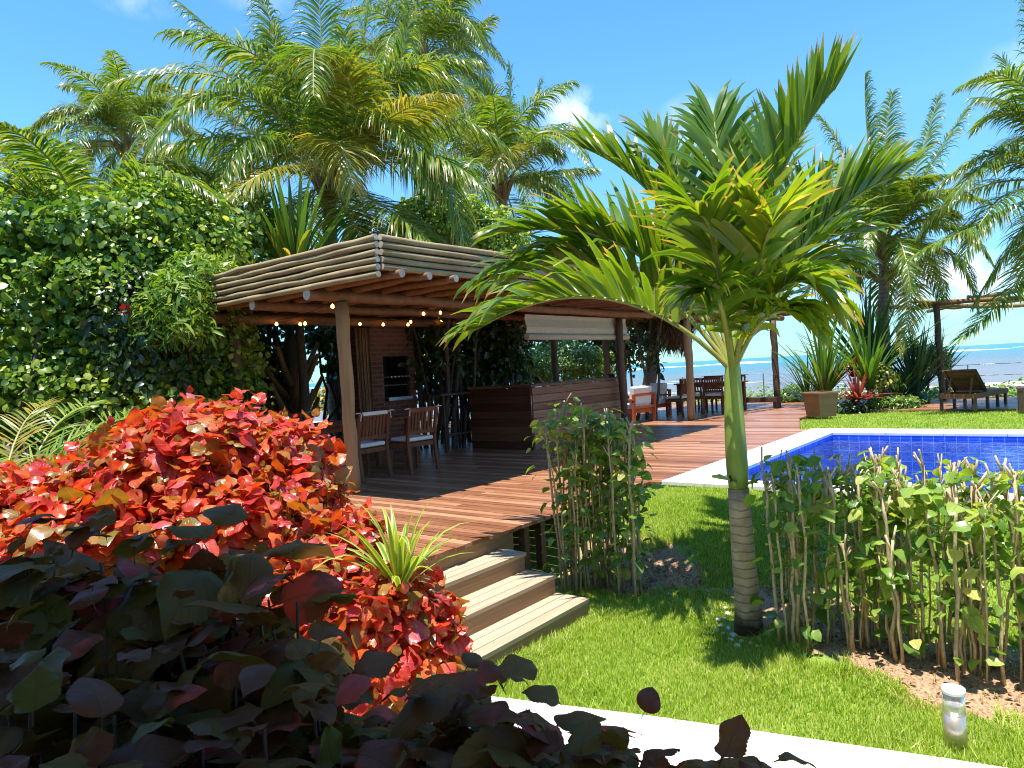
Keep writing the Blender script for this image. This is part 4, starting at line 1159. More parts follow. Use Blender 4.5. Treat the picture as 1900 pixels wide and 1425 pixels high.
mb = MB(); y = 6.55
while y < 8.9:
    mb.box((17.1, y + .07, 3.095), (5.5, .136, .02)); y += .14
build_off(mb, 'roof_boards', M['bar_wood'], pg, QO)
for k in range(3): capped((14.3, 6.45 - .02 * k, 3.12 + k * .078), (18.2, 5.75, 3.12 + k * .078), .04, 'log_grey', 'fascia_log', pg, QO)

# right hand pole pergola by the sea
pp = empty('pole_pergola', (20.4, 2.45, DZ), 'open pergola of thin bare poles on a slim post by the loungers', 'pergola')
RO = np.array((20.4, 2.45, DZ))
mb = MB(); log(mb, (20.4, 2.45, DZ), (20.35, 2.50, 3.0), .075, 8, .008, 10); build_off(mb, 'post', M['post_dark'], pp, RO, smooth=True)
mb = MB(); log(mb, (20.6, -4.5, DZ), (20.6, -4.5, 3.0), .075, 8, .008, 10); build_off(mb, 'post', M['post_dark'], pp, RO, smooth=True)
capped(tuple(P(1640, 571, 19.6)), tuple(P(1960, 566, 18.3)), .055, 'log_grey', 'pole', pp, RO, amp=.02)
capped(tuple(P(1720, 578, 20.0)), tuple(P(1980, 545, 17.5)), .045, 'log_grey', 'pole', pp, RO, amp=.02)
capped(tuple(P(1690, 560, 20.6)), tuple(P(1990, 552, 19.5)), .05, 'log_grey', 'pole', pp, RO, amp=.02)
capped(tuple(P(1795, 551, 17.5)), tuple(P(2000, 530, 17.0)), .05, 'log_grey', 'pole', pp, RO, amp=.02)
capped((20.4, 2.9, 2.98), (20.6, -5.0, 2.98), .055, 'log_brown', 'pole', pp, RO, amp=.015)
mb = MB()

# sun loungers
def lounger(loc, rz, label):
    t = empty('sun_lounger', loc, label, 'sun lounger', 'brown wooden sun loungers', rz)
    mb = MB(); mb.box((.95, -.33, .30), (1.9, .04, .10)); mb.box((.95, .33, .30), (1.9, .04, .10)); mb.box((.02, 0, .30), (.04, .62, .10)); mb.box((1.88, 0, .30), (.04, .62, .10)); mb.build('frame', M['teak'], t)
    for xx in (.05, .75, 1.35, 1.85):
        for s in (-1, 1):
            mb = MB(); mb.box((xx, s * .31, .125), (.06, .05, .25)); mb.build('leg', M['dark_wood'], t)
    mb = MB()
    for k in range(11): mb.box((.82 + k * .1, 0, .345), (.085, .62, .02))
    mb.build('seat', M['teak'], t)
    mb = MB(); rot = Matrix.Rotation(R(38), 3, 'Y')
    for k in range(8):
        v = rot @ Vector((-.05 - k * .095, 0, 0)); mb.box(Vector((.76, 0, .37)) + v, (.085, .64, .02), rot)
    for s in (-1, 1):
        v = rot @ Vector((-.38, s * .28, -.025)); mb.box(Vector((.76, 0, .37)) + v, (.78, .04, .03), rot)
    mb.build('backrest', M['dark_wood'], t)
    mb = MB()
    for s in (-1, 1): mb.bar((.12, s * .2, .33), (.30, s * .2, .66), .03, .03)
    mb.build('prop_bar', M['teak'], t)
    return t
lounger((17.0, 1.80, DZ), R(-13), 'brown wooden sun lounger with its slatted back raised, beyond the pool')
t_ = empty('side_table', (16.75, .50, DZ), 'dark square side table with thick legs right of the sun lounger', 'table', rz=R(4))
mb = MB(); mb.box((.25, 0, .43), (.55, .55, .05)); mb.build('table_top', M['dark_wood'], t_)
for xx in (.03, .47):
    for s in (-1, 1):
        mb = MB(); mb.box((xx, s * .22, .2), (.09, .09, .41)); mb.build('leg', M['dark_wood'], t_)

# planter and supports
t_ = empty('wooden_planter', (15.85, 4.15, DZ), 'square tapered wooden planter box at the corner of the lawn', 'planter', rz=R(-35))
mb = MB()
a, b2, h = .205, .25, .50
for k, (c_, s_) in enumerate(((1, 0), (0, 1), (-1, 0), (0, -1))):
    px_, py_ = -s_, c_
    mb.add([(c_ * a + px_ * a, s_ * a + py_ * a, 0), (c_ * a - px_ * a, s_ * a - py_ * a, 0), (c_ * b2 - px_ * b2, s_ * b2 - py_ * b2, h), (c_ * b2 + px_ * b2, s_ * b2 + py_ * b2, h)], [(3, 2, 1, 0)])
mb.build('box', M['planter'], t_)
mb = MB()
for k, (c_, s_) in enumerate(((1, 0), (0, 1), (-1, 0), (0, -1))):
    mb.box((c_ * .235, s_ * .235, .51), (.07 if c_ else .54, .07 if s_ else .40, .03))
mb.build('rim', M['planter'], t_)
mb = MB(); mb.box((0, 0, .45), (.44, .44, .02)); mb.build('soil', M['bark'], t_)

# glass and wire railing along the seaward edge
t_ = empty('railing', (21.4, 6.0, DZ), 'thin white railing of posts and wires along the seaward edge of the deck', 'railing')
for k in range(9):
    mb = MB(); mb.box((0, -4 + k * 1.3, .42), (.03, .03, .84)); mb.build('post', M['metal'], t_)
mb = MB()
for zz in (.25, .55, .83): mb.path([(0, -5.2, zz), (0, 6.4, zz)], .008, 6)
mb.build('wire', M['metal'], t_)

# bollard light on the lawn
t_ = empty('bollard_light', (3.87, .48, 0.0), 'short white cylindrical bollard lamp standing in the lawn near the path', 'lamp')
gm, n, l, b = mat('bollard_lens')
b.inputs['Base Color'].default_value = (.85, .83, .8, 1); b.inputs['Roughness'].default_value = .2; b.inputs['Transmission Weight'].default_value = .55; b.inputs['IOR'].default_value = 1.45
mb = MB(); mb.path([(0, 0, -.02), (0, 0, .165)], .049, 24); mb.build('base', simple('bollard_steel', (.62, .55, .46), .3, .12, 15, 0, .75), t_, smooth=True)
mb = MB(); mb.path([(0, 0, .166), (0, 0, .262)], .047, 24); mb.build('lens', gm, t_, smooth=True)
mb = MB(); mb.path([(0, 0, .263), (0, 0, .285)], [.0515, .05], 24); mb.build('cap', M['white'], t_, smooth=True)
mb = MB(); mb.path([(0, 0, .168), (0, 0, .235)], [.018, .014], 12); mb.build('lamp_holder', M['white'], t_, smooth=True)

# veranda behind the camera: its roof edge shades the near shrubs
vr = empty('veranda', (-1.0, 0, 0), 'white walled veranda with a broad roof at the side of the garden', 'house')
ang = atan2(-1.0, .26)
mb = MB()
def shade_x(y): return 2.15 - .79 - 1.0 - .26 * (y - 1.8)
for (y0, y1) in ((-9, 12),):
    a_, b_ = shade_x(y0), shade_x(y1)
    for z0, z1 in ((4.5, 4.64),):
        vs = [(a_ + 1, y0, z0), (b_ + 1, y1, z0), (b_ - 5, y1, z0 + .9), (a_ - 5, y0, z0 + .9)]
        vs += [(x_, y_, z_ + .14) for x_, y_, z_ in vs]
        mb.add(vs, [(3, 2, 1, 0), (4, 5, 6, 7), (0, 1, 5, 4), (1, 2, 6, 5), (2, 3, 7, 6), (3, 0, 4, 7)])
mb.build('roof', simple('veranda_ceiling', (.62, .55, .46), .8, .08, 4), vr)
mb = MB()
for (y0, y1) in ((-9, 12),):
    a_, b_ = shade_x(y0) - 1.6, shade_x(y1) - 1.6
    vs = [(a_ + 1, y0, 0), (b_ + 1, y1, 0), (b_ + .85, y1, 0), (a_ + .85, y0, 0)]
    vs += [(x_, y_, 4.6) for x_, y_, z_ in vs]
    mb.add(vs, [(3, 2, 1, 0), (4, 5, 6, 7), (0, 1, 5, 4), (1, 2, 6, 5), (2, 3, 7, 6), (3, 0, 4, 7)])
mb.build('wall', simple('veranda_wall', (.80, .77, .72), .8, .05, 4), vr)
#HARD_END

# ------------------------------------------------------------------ vegetation
T_ROUND = tmpl_set(6, 1, rows=4, cols=2, wid=.82, peak=.45, fold=.18, curl=.2)
T_OVAL = tmpl_set(6, 2, rows=4, cols=2, wid=.5, peak=.42, fold=.22, curl=.25)
T_NARROW = tmpl_set(4, 3, rows=4, cols=2, wid=.16, peak=.4, fold=.2, curl=.35)
T_HEDGE = tmpl_set(6, 4, rows=5, cols=4, wid=.72, peak=.36, fold=.2, curl=.25, wave=.3)
T_COPPER = tmpl_set(16, 5, rows=8, cols=4, wid=.74, peak=.38, fold=.22, curl=.5, wave=.38, cup=.25, pet=.16)
T_COPPER_BIG = tmpl_set(16, 6, rows=26, cols=6, wid=.76, peak=.40, fold=.26, curl=.5, wave=.40, serr=.028, cup=.25, pet=.22)


def stems(parent, off, pairs, r, m, name='stem', seg=6, amp=.01):
    for (a, b_) in pairs:
        mb = MB(); pts = wob(a, b_, 6, amp); mb.path(pts, list(np.linspace(r, r * .55, len(pts))), seg)
        build_off(mb, name, m, parent, off, smooth=True)


def shrub(name, label, cat, blobs_px, dens, size, m, tm, base=None, group=None, nstem=5, g=rng, **kw):
    blobs = [(P(px, py, d), (rh, rh * kw.get('flat', 1.0), rv)) for (px, py, d, rh, rv) in blobs_px]
    kw.pop('flat', None)
    c0_ = np.mean([b_[0] for b_ in blobs], axis=0)
    if base is None: base = (c0_[0], c0_[1], float(gz(c0_[0], c0_[1])))
    base = np.asarray(base, float)
    t = empty(name, base, label, cat, group)
    foliage('foliage', m, tm, blobs, dens, size, t, base, g=g, **kw)
    prs = []
    for i in range(nstem):
        c_, r_ = blobs[i % len(blobs)]
        prs.append((base + np.array((random.uniform(-.3, .3), random.uniform(-.3, .3), -.05)), c_ + np.array((random.uniform(-.6, .6) * r_[0], random.uniform(-.6, .6) * r_[1], random.uniform(-.2, .6) * r_[2]))))
    stems(t, base, prs, .035, M['bark'], 'branch', amp=.05)
    return t


# --- coconut palms
def palm(name, label, crown, base, tr, specs, nrand, L, n=105, LL=.88, w=.032, group='coconut palms', mats=None, elev=(-.5, 1.35), g=rng, wind=(.0, .0, 0), dead=0, nuts=(), grav=.42, flare=1.5, rr=.022, trunk=True, cat='palm tree', az_rng=None, bend=(.5, 1.1)):
    crown = np.asarray(crown, float); base = np.asarray(base, float)
    t = empty(name, base, label, cat, group)
    if trunk:
        mb = MB(); pts = []; rad = []
        for i in range(15):
            q = i / 14
            p = base + (crown - base) * q; p[:2] = base[:2] + (crown - base)[:2] * (q ** 1.5)
            pts.append(p + rng.normal(size=3) * .01); rad.append(tr * (1 + (flare - 1) * max(0, 1 - q * 7) ** 2 - .25 * q))
        pts[0] = pts[0] - np.array((0, 0, .15))
        mb.path(pts, rad, 14); build_off(mb, 'trunk', M['trunk'], t, base, smooth=True)
        # fibrous heart where the leaf bases meet
        mb = MB()
        for k in range(9):
            a_ = k * 2.4; mb.path([crown + np.array((cos(a_) * tr * .6, sin(a_) * tr * .6, -.35)), crown + np.array((cos(a_) * tr * 1.5, sin(a_) * tr * 1.5, -.02)), crown + np.array((cos(a_) * tr * 2.6, sin(a_) * tr * 2.6, .25))], [tr * .5, tr * .42, tr * .18], 6)
        build_off(mb, 'leaf_base', M['rachis_dry'], t, base, smooth=True)
    G0 = [M['frond'], M['rachis']] if mats is None else mats
    for sp_ in specs:
        mx, my, tx_, ty_, dm, dt = sp_[:6]
        kw = dict(sp_[6]) if len(sp_) > 6 else {}
        mm = {'y': [M['frond_yel'], M['rachis']], 'd': [M['frond_dead'], M['rachis_dry']]}.get(kw.pop('c', ''), G0)
        dc = float(-(CRN.T @ (crown - EYE))[2])
        args = dict(n=n, L=LL, w=w, grav=grav, rr=rr, wind=wind); args.update(kw)
        frond('frond', mm, crown, P(mx, my, dc + dm), P(tx_, ty_, dc + dt), t, base, g=g, **args)
    for k in range(nrand):
        az = k * 2.399 + g.random() * .5 if az_rng is None else g.uniform(*az_rng)
        e = elev[0] + (elev[1] - elev[0]) * ((k + .5) / nrand) ** .8
        l_ = L * g.uniform(.85, 1.1)
        h = np.array((cos(az), sin(az), 0))
        e2 = e - g.uniform(*bend)
        mid = crown + (h * cos(e) + np.array((0, 0, sin(e)))) * l_ * .5
        tip = mid + (h * cos(e2) + np.array((0, 0, sin(e2)))) * l_ * .5
        low = e < -.2
        frond('frond', ([M['frond_yel'], M['rachis']] if (low and g.random() < .25) else G0), crown, mid, tip, t, base, n=n, L=LL, w=w, grav=grav, rr=rr, wind=wind, g=g)
    for k in range(dead):
        az = g.random() * 2 * pi; h = np.array((cos(az), sin(az), 0)); l_ = L * g.uniform(.5, .8)
        frond('dead_frond', [M['frond_dead'], M['rachis_dry']], crown, crown + h * .35 * l_ + (0, 0, -.25 * l_), crown + h * .3 * l_ + (0, 0, -.8 * l_), t, base, n=40, L=LL * .8, w=w * .8, grav=.5, rr=rr, g=g)
    for (px, py, dd) in nuts:
        dc = float(-(CRN.T @ (crown - EYE))[2])
        c_ = P(px, py, dc + dd); rn = random.uniform(.095, .125)
        mb = MB(); mb.path([c_ + np.array((0, 0, z_)) * rn for z_ in (-1.15, -1.0, -.6, 0, .6, .95, 1.05)], [rn * q for q in (.03, .45, .85, 1, .8, .4, .05)], 12)
        build_off(mb, 'coconut', M['nut'], t, base, smooth=True)
    return t


M['nut'] = simple('green_husk', (.20, .20, .06), .5, .35, 6)
Y = dict(c='y')
palm('coconut_palm', 'big coconut palm with arching sunlit fronds rising behind the log pavilion', P(610, 335, 13.8), (8.9, 11.5, .3), .17,
     [(420, 255, 222, 330, -1.3, -1.9, dict(grav=.6, L=.95, beta=0)), (520, 312, 405, 385, -2.0, -2.8, dict(c='y', grav=.45, L=.9)), (655, 175, 555, 108, -1.2, -2.0, dict(c='y', grav=.5, L=.95)),
      (490, 160, 345, 15, .2, .4), (545, 150, 480, -20, .5, .8), (600, 150, 590, -60, .3, .4), (660, 150, 690, -40, .2, .1), (715, 180, 760, 20, -.2, -.5),
      (715, 225, 835, 180, -1.2, -1.9, dict(c='y', grav=.4)), (770, 285, 912, 365, -1.5, -2.0, dict(grav=.55, L=.95, beta=0)), (715, 385, 825, 470, -1.3, -1.8, dict(grav=.3)),
      (455, 200, 330, 185, .5, .9), (470, 245, 350, 170, 1.0, 1.8), (625, 262, 655, 350, -1.6, -2.1, dict(c='y', grav=.5)), (520, 400, 440, 470, -.4, -.6, dict(grav=.35)), (650, 400, 690, 490, -.9, -1.3, dict(grav=.35)),
      (560, 210, 500, 60, -.8, -1.4), (640, 230, 640, 60, -.9, -1.6)], 19, 4.4, n=110, LL=1.05, w=.033, grav=.55, elev=(-.35, 1.2), bend=(.8, 1.4))
palm('coconut_palm', 'coconut palm right of the tallest one, one yellow frond hanging toward the pavilion', P(930, 345, 19), (15.2, 11.6, .4), .16,
     [(905, 225, 865, 145, .2, .2), (945, 215, 945, 125, 0, 0), (980, 235, 1000, 160, -.1, 0), (1000, 280, 1028, 290, -.4, -.5, dict(grav=.4)), (1010, 325, 1100, 315, -.3, -.5), (860, 270, 790, 240, 0, 0),
      (945, 275, 900, 345, -1.5, -2.2, dict(c='y', grav=.5)), (850, 320, 780, 360, -.5, -.8), (1000, 345, 1060, 400, -.6, -.9), (870, 390, 800, 450, -.6, -.9), (920, 235, 890, 160, -.8, -1.0)], 17, 3.6, n=95, LL=.95, grav=.55, bend=(.8, 1.4))
palm('coconut_palm', 'tallest coconut palm, its dark crown cut by the top of the photo', P(785, 110, 23), (17.2, 16.4, .4), .19,
     [(755, 30, 690, -30, .2, .2), (790, 10, 800, -60, 0, 0), (840, 20, 905, -25, 0, 0), (860, 75, 912, 35, -.3, -.6, dict(grav=.4)), (840, 120, 895, 150, -.3, -.5, dict(grav=.4)), (735, 100, 690, 90, .2, .3), (755, 160, 715, 230, -.4, -.6, dict(grav=.4)), (805, 165, 840, 235, -.4, -.6, dict(grav=.4)), (820, 40, 860, -30, -.8, -1.5)], 19, 3.9, n=95, LL=1.0, dead=4, grav=.5, bend=(.7, 1.3))
palm('coconut_palm', 'windblown dark coconut palm farthest left, standing clear against the sky', P(235, 275, 22), (10.6, 23.3, .2), .17,
     [(150, 205, 55, 245, -.2, -.4, dict(grav=.45)), (180, 185, 120, 160, 0, 0), (225, 185, 215, 125, 0, 0), (275, 185, 310, 160, 0, 0), (300, 225, 350, 255, -.2, -.4, dict(grav=.4)), (165, 270, 100, 340, -.3, -.5, dict(grav=.4)), (290, 280, 330, 350, -.3, -.5), (205, 300, 180, 370, -.5, -.8), (200, 215, 150, 215, -.6, -1.1)], 22, 3.3, n=95, grav=.5, bend=(.8, 1.4), wind=(.06, -.06, 0))
palm('coconut_palm', 'young coconut palm sprouting out of the tall green shrubs at far left', P(165, 445, 10.6), (3.5, 10.9, 0), .12,
     [(205, 350, 250, 270, .2, .4, dict(L=.75)), (90, 375, -30, 360, -.2, -.4, dict(grav=.12, L=.7, beta=.6)), (110, 380, 20, 285, .3, .5, dict(L=.6)), (70, 330, -40, 290, .8, 1.4), (235, 380, 330, 330, .5, .9), (150, 470, 115, 465, -.8, -1.4, dict(c='y', L=.4, n=24)), (140, 350, 120, 270, 1, 1.4)], 7, 2.4, n=100, LL=.72, elev=(.3, 1.2))
palm('coconut_palm', 'coconut palm with green nuts beside the sea, propped by an upright plank', P(1640, 455, 18.3), (20.35, 3.72, .5), .155,
     [(1612, 275, 1605, 140, 0, 0, dict(beta=.5)), (1585, 320, 1520, 215, .2, .3), (1640, 300, 1655, 175, .3, .4), (1700, 310, 1740, 180, .1, .2), (1725, 310, 1795, 200, -.2, -.3), (1550, 380, 1470, 330, 0, 0), (1560, 430, 1478, 450, -.2, -.3, dict(grav=.4)),
      (1570, 480, 1480, 560, -.4, -.6, dict(grav=.3)), (1690, 515, 1668, 650, -1.3, -1.8, dict(c='y', grav=.3, beta=.1)), (1715, 400, 1775, 400, -.4, -.6, dict(grav=.4)), (1700, 460, 1745, 560, .4, .6), (1600, 360, 1540, 300, -.9, -1.6), (1680, 360, 1715, 330, -1.0, -1.8, dict(grav=.35)), (1640, 370, 1640, 280, -1.2, -2.0)],
     21, 3.1, n=100, LL=.74, grav=.5, bend=(.7, 1.3), elev=(-.6, 1.2), nuts=[(1672, 492, -.3), (1660, 500, -.35), (1620, 500, -.3), (1626, 516, -.3), (1612, 510, -.25), (1650, 512, -.35)], dead=2)
palm('coconut_palm', 'coconut palm at the right edge of the photo, only its left fronds showing', P(1985, 345, 14.5), (19.4, -.4, .5), .16,
     [(1905, 165, 1790, 158, -.2, -.3, dict(grav=.35)), (1900, 220, 1815, 235, .2, .4, dict(grav=.3)), (1860, 300, 1762, 378, 0, -.2, dict(grav=.3)), (1850, 400, 1695, 475, -.2, -.4, dict(grav=.45)), (1900, 505, 1785, 625, -.1, -.3, dict(grav=.2)), (1930, 120, 1900, -20, .3, .5), (1900, 430, 1810, 560, .6, 1.0), (1935, 250, 1860, 110, .8, 1.2)], 12, 3.1, n=100)
# palm with skirts of dry leaves past the bar
palm('skirted_palm', 'palm wrapped in a skirt of dry hanging brown leaves behind the armchairs', P(1232, 560, 18.2), (17.9, 9.3, .5), .2,
     [], 4, 2.0, n=40, elev=(.2, 1.2), dead=26, cat='palm tree', group=None)

# --- foreground palm
xb = np.array((4.88, 1.84, 0.0))
xt = empty('ringed_palm', xb, 'young palm with a smooth green shaft and ringed trunk on the front lawn', 'palm tree')
D0 = 4.97
mb = MB()
tp_ = [(1390, 1185, .104), (1389, 1150, .095), (1386, 1100, .087), (1381, 1050, .082), (1377, 1000, .078), (1373, 950, .074), (1370, 906, .071)]
mb.path([P(a_, b_, D0) for a_, b_, r_ in tp_], [r_ for _, _, r_ in tp_], 22); build_off(mb, 'trunk', M['xtrunk'], xt, xb, smooth=True)
mb = MB()
tp_ = [(1370, 907, .064), (1368.5, 880, .0745), (1366, 840, .0745), (1363, 790, .069), (1361, 740, .062), (1359, 700, .056), (1360, 670, .045), (1362, 630, .03), (1363, 590, .012)]
mb.path([P(a_, b_, D0) for a_, b_, r_ in tp_], [r_ for _, _, r_ in tp_], 22); build_off(mb, 'crownshaft', M['shaft'], xt, xb, smooth=True)
XM = [M['xmas'], M['rachis']]; XY = [M['xmas_y'], M['rachis']]
XC = P(1360, 690, D0)
XF = [  # mid, tip, depth offsets, options
    (1130, 555, 895, 605, .15, .45, dict(beta=1.0, grav=.20)),
    (1190, 468, 975, 505, .45, .8, dict(beta=1.0, grav=.22, L=.66)),
    (1250, 410, 1085, 275, .5, .95, dict(beta=.9, grav=.13)),
    (1180, 470, 960, 430, .4, .6, dict(beta=.9, grav=.13)),
    (1150, 505, 930, 520, .5, 1.0, dict(beta=1.0, grav=.22, L=.66)),
    (1345, 420, 1325, 225, .25, .55, dict(beta=.5, grav=.12)),
    (1300, 430, 1215, 270, .45, .8, dict(beta=.6, grav=.1)),
    (1405, 420, 1440, 270, .6, 1.0, dict(beta=.7, grav=.12)),
    (1430, 375, 1548, 165, 0, -.05, dict(beta=1.1, grav=.03)),
    (1490, 455, 1655, 330, .1, .1, dict(beta=1.1, grav=.06)),
    (1470, 490, 1600, 430, .35, .6, dict(beta=.8, grav=.15)),
    (1440, 540, 1525, 545, -.3, -.5, dict(c='y', beta=.4, grav=.2, L=.48)),
    (1450, 520, 1550, 490, .5, .8, dict(beta=.5, grav=.2)),
    (1330, 480, 1300, 400, -.45, -.8, dict(beta=.6, grav=.12)),
    (1405, 500, 1430, 420, -.45, -.75, dict(c='y', beta=.6, grav=.10)),
    (1335, 560, 1305, 545, -.45, -.8, dict(beta=.3, grav=.25, L=.45)),
    (1420, 590, 1485, 590, -.25, -.4, dict(c='y', beta=.3, grav=.25, L=.42)),
    (1375, 440, 1385, 320, .1, .2, dict(c='y', beta=.3, grav=.05, n=24)),
    (1340, 520, 1300, 440, .8, 1.5, dict(beta=.5, grav=.15)),
    (1400, 540, 1440, 470, .8, 1.4, dict(beta=.5, grav=.2)),
]
for (mx, my, tx_, ty_, dm, dt, kw) in XF:
    kw = dict(kw); mm = XY if kw.pop('c', '') == 'y' else XM
    a = dict(n=40, L=.60, w=.059, t0=.24, rr=.017, a0=1.15, a1=.40, seg=5, jit=.16, ragged=.16, prof_tip=.68); a.update(kw)
    frond('frond', mm, XC, P(mx, my, D0 + dm), P(tx_, ty_, D0 + dt), xt, xb, **a)
# small flower buds where the shaft meets the trunk
mb = MB(); mb.path([P(1366, 893, D0 - .06), P(1350, 889, D0 - .085), P(1335, 884, D0 - .09), P(1321, 884, D0 - .09)], [.006, .008, .018, .008], 8); build_off(mb, 'spathe', M['shaft'], xt, xb, smooth=True)
mb = MB(); mb.path([P(1354, 882, D0 - .075), P(1357, 893, D0 - .085), P(1366, 900, D0 - .09)], [.008, .012, .005], 8); build_off(mb, 'bud', M['copper_dark'], xt, xb, smooth=True)
mb = MB(); mb.path([P(1356, 893, D0 - .085), P(1363, 896, D0 - .10), P(1368, 911, D0 - .09)], [.006, .016, .004], 8); build_off(mb, 'spathe', M['shaft'], xt, xb, smooth=True)
# white pebbles round its foot
for k in range(17):
    px, py = [(1345, 1150), (1352, 1165), (1338, 1160), (1350, 1142), (1360, 1176), (1375, 1185), (1392, 1190), (1410, 1186), (1342, 1172), (1333, 1150), (1425, 1180), (1356, 1182), (1368, 1192), (1440, 1150), (1347, 1132), (1405, 1196), (1329, 1166)][k]
    c_ = G(px, py, .0); c_[2] = float(gz(c_[0], c_[1])) + .008; rn = random.uniform(.014, .026)
    mb = MB(); mb.path([(0, 0, z_ * rn * .7) for z_ in (-1, -.7, 0, .6, .95)], [rn * q for q in (.2, .8, 1.05, .8, .2)], 9)
    ob = mb.build('pebble', M['stone_w'], None, smooth=True); ob.location = Vector(c_); ob.rotation_euler = (random.uniform(-.3, .3), random.uniform(-.3, .3), random.uniform(0, 6)); ob.scale = (1.25, .9, 1)
    tag(ob, 'small white pebble in the ring round the ringed palm foot', 'pebble', 'pebbles round the palm foot')

# --- tall shrubs at left
shrub('broadleaf_shrub', 'tall broadleaf shrub at the left edge, glossy round leaves down to the ground', 'shrub', [(70, 610, 9.8, 1.25, 1.45), (60, 470, 9.8, 1.0, .6), (-60, 560, 9.8, 1.2, 1.5), (40, 760, 9.6, 1.3, .8)], 560, .098, M['sea_leaf'], T_ROUND, gap=.3, rand=.8, droop=.3, sj=.4)
shrub('broadleaf_shrub', 'largest broadleaf shrub, between the far left shrub and the pavilion roof', 'shrub', [(235, 570, 10.0, 1.25, 1.55), (300, 450, 10.4, 1.05, .75), (330, 640, 10.0, 1.0, 1.3), (190, 720, 9.6, 1.0, .9), (330, 760, 9.8, 1.0, .7)], 760, .082, M['sea_leaf'], T_ROUND, gap=.22, rand=.8, droop=.3)
shrub('sunlit_shrub', 'yellow green sunlit shrub top showing above the left end of the log roof', 'shrub', [(420, 430, 11.6, .95, .7), (330, 400, 11.4, .8, .5), (450, 520, 11.6, .8, .8)], 620, .088, M['bright_leaf'], T_OVAL, gap=.3, rand=.8)
shrub('climbing_vine', 'yellow green climbing vine spilling over the top of the tall shrubs at left', 'vine', [(150, 430, 9.3, .55, .28), (60, 420, 9.2, .5, .22), (250, 400, 9.6, .6, .28), (110, 520, 8.9, .4, .3)], 300, .10, M['bright_leaf'], T_ROUND, gap=.4, rand=.9, base=(3.0, 9.6, 0), nstem=4, sj=.4)
hb = shrub('hibiscus_shrub', 'dark leafy hibiscus with one red flower left of the pavilion', 'shrub', [(250, 600, 9.2, .55, .75), (290, 690, 9.2, .6, .7)], 300, .10, M['dark_leaf'], T_OVAL, gap=.2)
fp = P(232, 573, 8.55); ho = np.array(hb.location)
vd = nrm(EYE - fp); sd = nrm(np.cross(vd, [0, 0, 1.])); ud = np.cross(sd, vd)
k = 6
ang_ = np.arange(k) * 2 * pi / k + .3
Xp = np.stack([sd * cos(a_) + ud * sin(a_) + vd * .35 for a_ in ang_])
scatter('flower', M['petal'], tmpl_set(3, 9, rows=4, cols=2, wid=.85, peak=.6, fold=.2, curl=.2), np.tile(fp, (k, 1)), Xp, np.tile(vd, (k, 1)) - Xp * .3, np.full(k, .07), hb, ho)
shrub('narrow_leaf_shrub', 'bright lime shrub with thin needle leaves touching the left end of the roof', 'shrub', [(330, 560, 8.9, .34, .36), (290, 600, 8.9, .3, .32), (350, 520, 9.2, .32, .28), (395, 505, 9.4, .26, .2), (345, 610, 8.8, .25, .22)], 520, .15, M['lime_leaf'], T_NARROW, rand=.5, droop=.1, base=(4.9, 10.0, 0), nstem=4)
# feathery palm at lower left
ab = np.array((1.75, 6.7, 0.0))
ar = empty('areca_palm', ab, 'small feathery palm with thin yellow green leaves at the lower left edge', 'palm tree')
for k in range(36):
    az = k * 2.4; e = .75 + .65 * ((k * 7) % 24) / 24; l_ = random.uniform(2.3, 3.0)
    h = np.array((cos(az), sin(az), 0)); o_ = ab + h * .12
    if h[0] * .62 - h[1] * .786 > .2: l_ *= .75; e += .12
    mid = o_ + (h * cos(e) + np.array((0, 0, sin(e)))) * l_ * .55; tip = mid + (h * cos(e - .9) + np.array((0, 0, sin(e - .9)))) * l_ * .45
    frond('frond', [M['lime_leaf'] if k % 3 else M['frond_yel'], M['rachis']], o_, mid, tip, ar, ab, n=34, L=.34, w=.02, t0=.3, grav=.12, beta=.35, rr=.012)
# fan of sword leaves above the roof
pb = P(548, 520, 11.6); pbase = np.array((pb[0], pb[1], 0.2))
t_ = empty('screw_pine', pbase, 'screw pine with long upright sword leaves rising above the log roof', 'screw pine')
straps('leaves', M['strap'], pb, 60, 1.5, .10, .75, t_, pbase, droop=.25, seg=7)
straps('yellow_leaves', M['frond_yel'], pb, 7, 1.3, .085, 1.1, t_, pbase, droop=.5, seg=7, azs=[3.6, 3.9, 4.2, 4.4, 3.2, 4.6, 4.0])
mb = MB(); mb.path([pbase - (0, 0, .2), pbase + (.05, 0, 1.5), pb], [.10, .08, .07], 10); build_off(mb, 'trunk', M['bark'], t_, pbase, smooth=True)
# trunk with old leaf stubs seen under the roof
sb = P(548, 770, 12.2); sb[2] = .4
sc_ = P(540, 622, 12.2)
t_ = empty('stubby_palm', sb, 'dark palm trunk with splayed old leaf stubs behind the pavilion posts', 'palm tree')
mb = MB(); mb.path([sb - (0, 0, .2), (sb + sc_) / 2, sc_], [.12, .13, .11], 12); build_off(mb, 'trunk', M['bark'], t_, sb, smooth=True)
mb = MB()
for k in range(14):
    a_ = k * 2.4; z_ = .6 + k * .075; h = np.array((cos(a_), sin(a_), 0)); o_ = np.array((sb[0], sb[1], sb[2] + z_))
    mb.path([o_ + h * .1, o_ + h * .3 + (0, 0, .28), o_ + h * .5 + (0, 0, .65)], [.06, .05, .035], 7)
build_off(mb, 'leaf_stubs', M['riser'], t_, sb, smooth=True)
straps('leaves', M['strap_dark'], sc_, 40, 1.1, .07, 1.5, t_, sb, droop=.7)

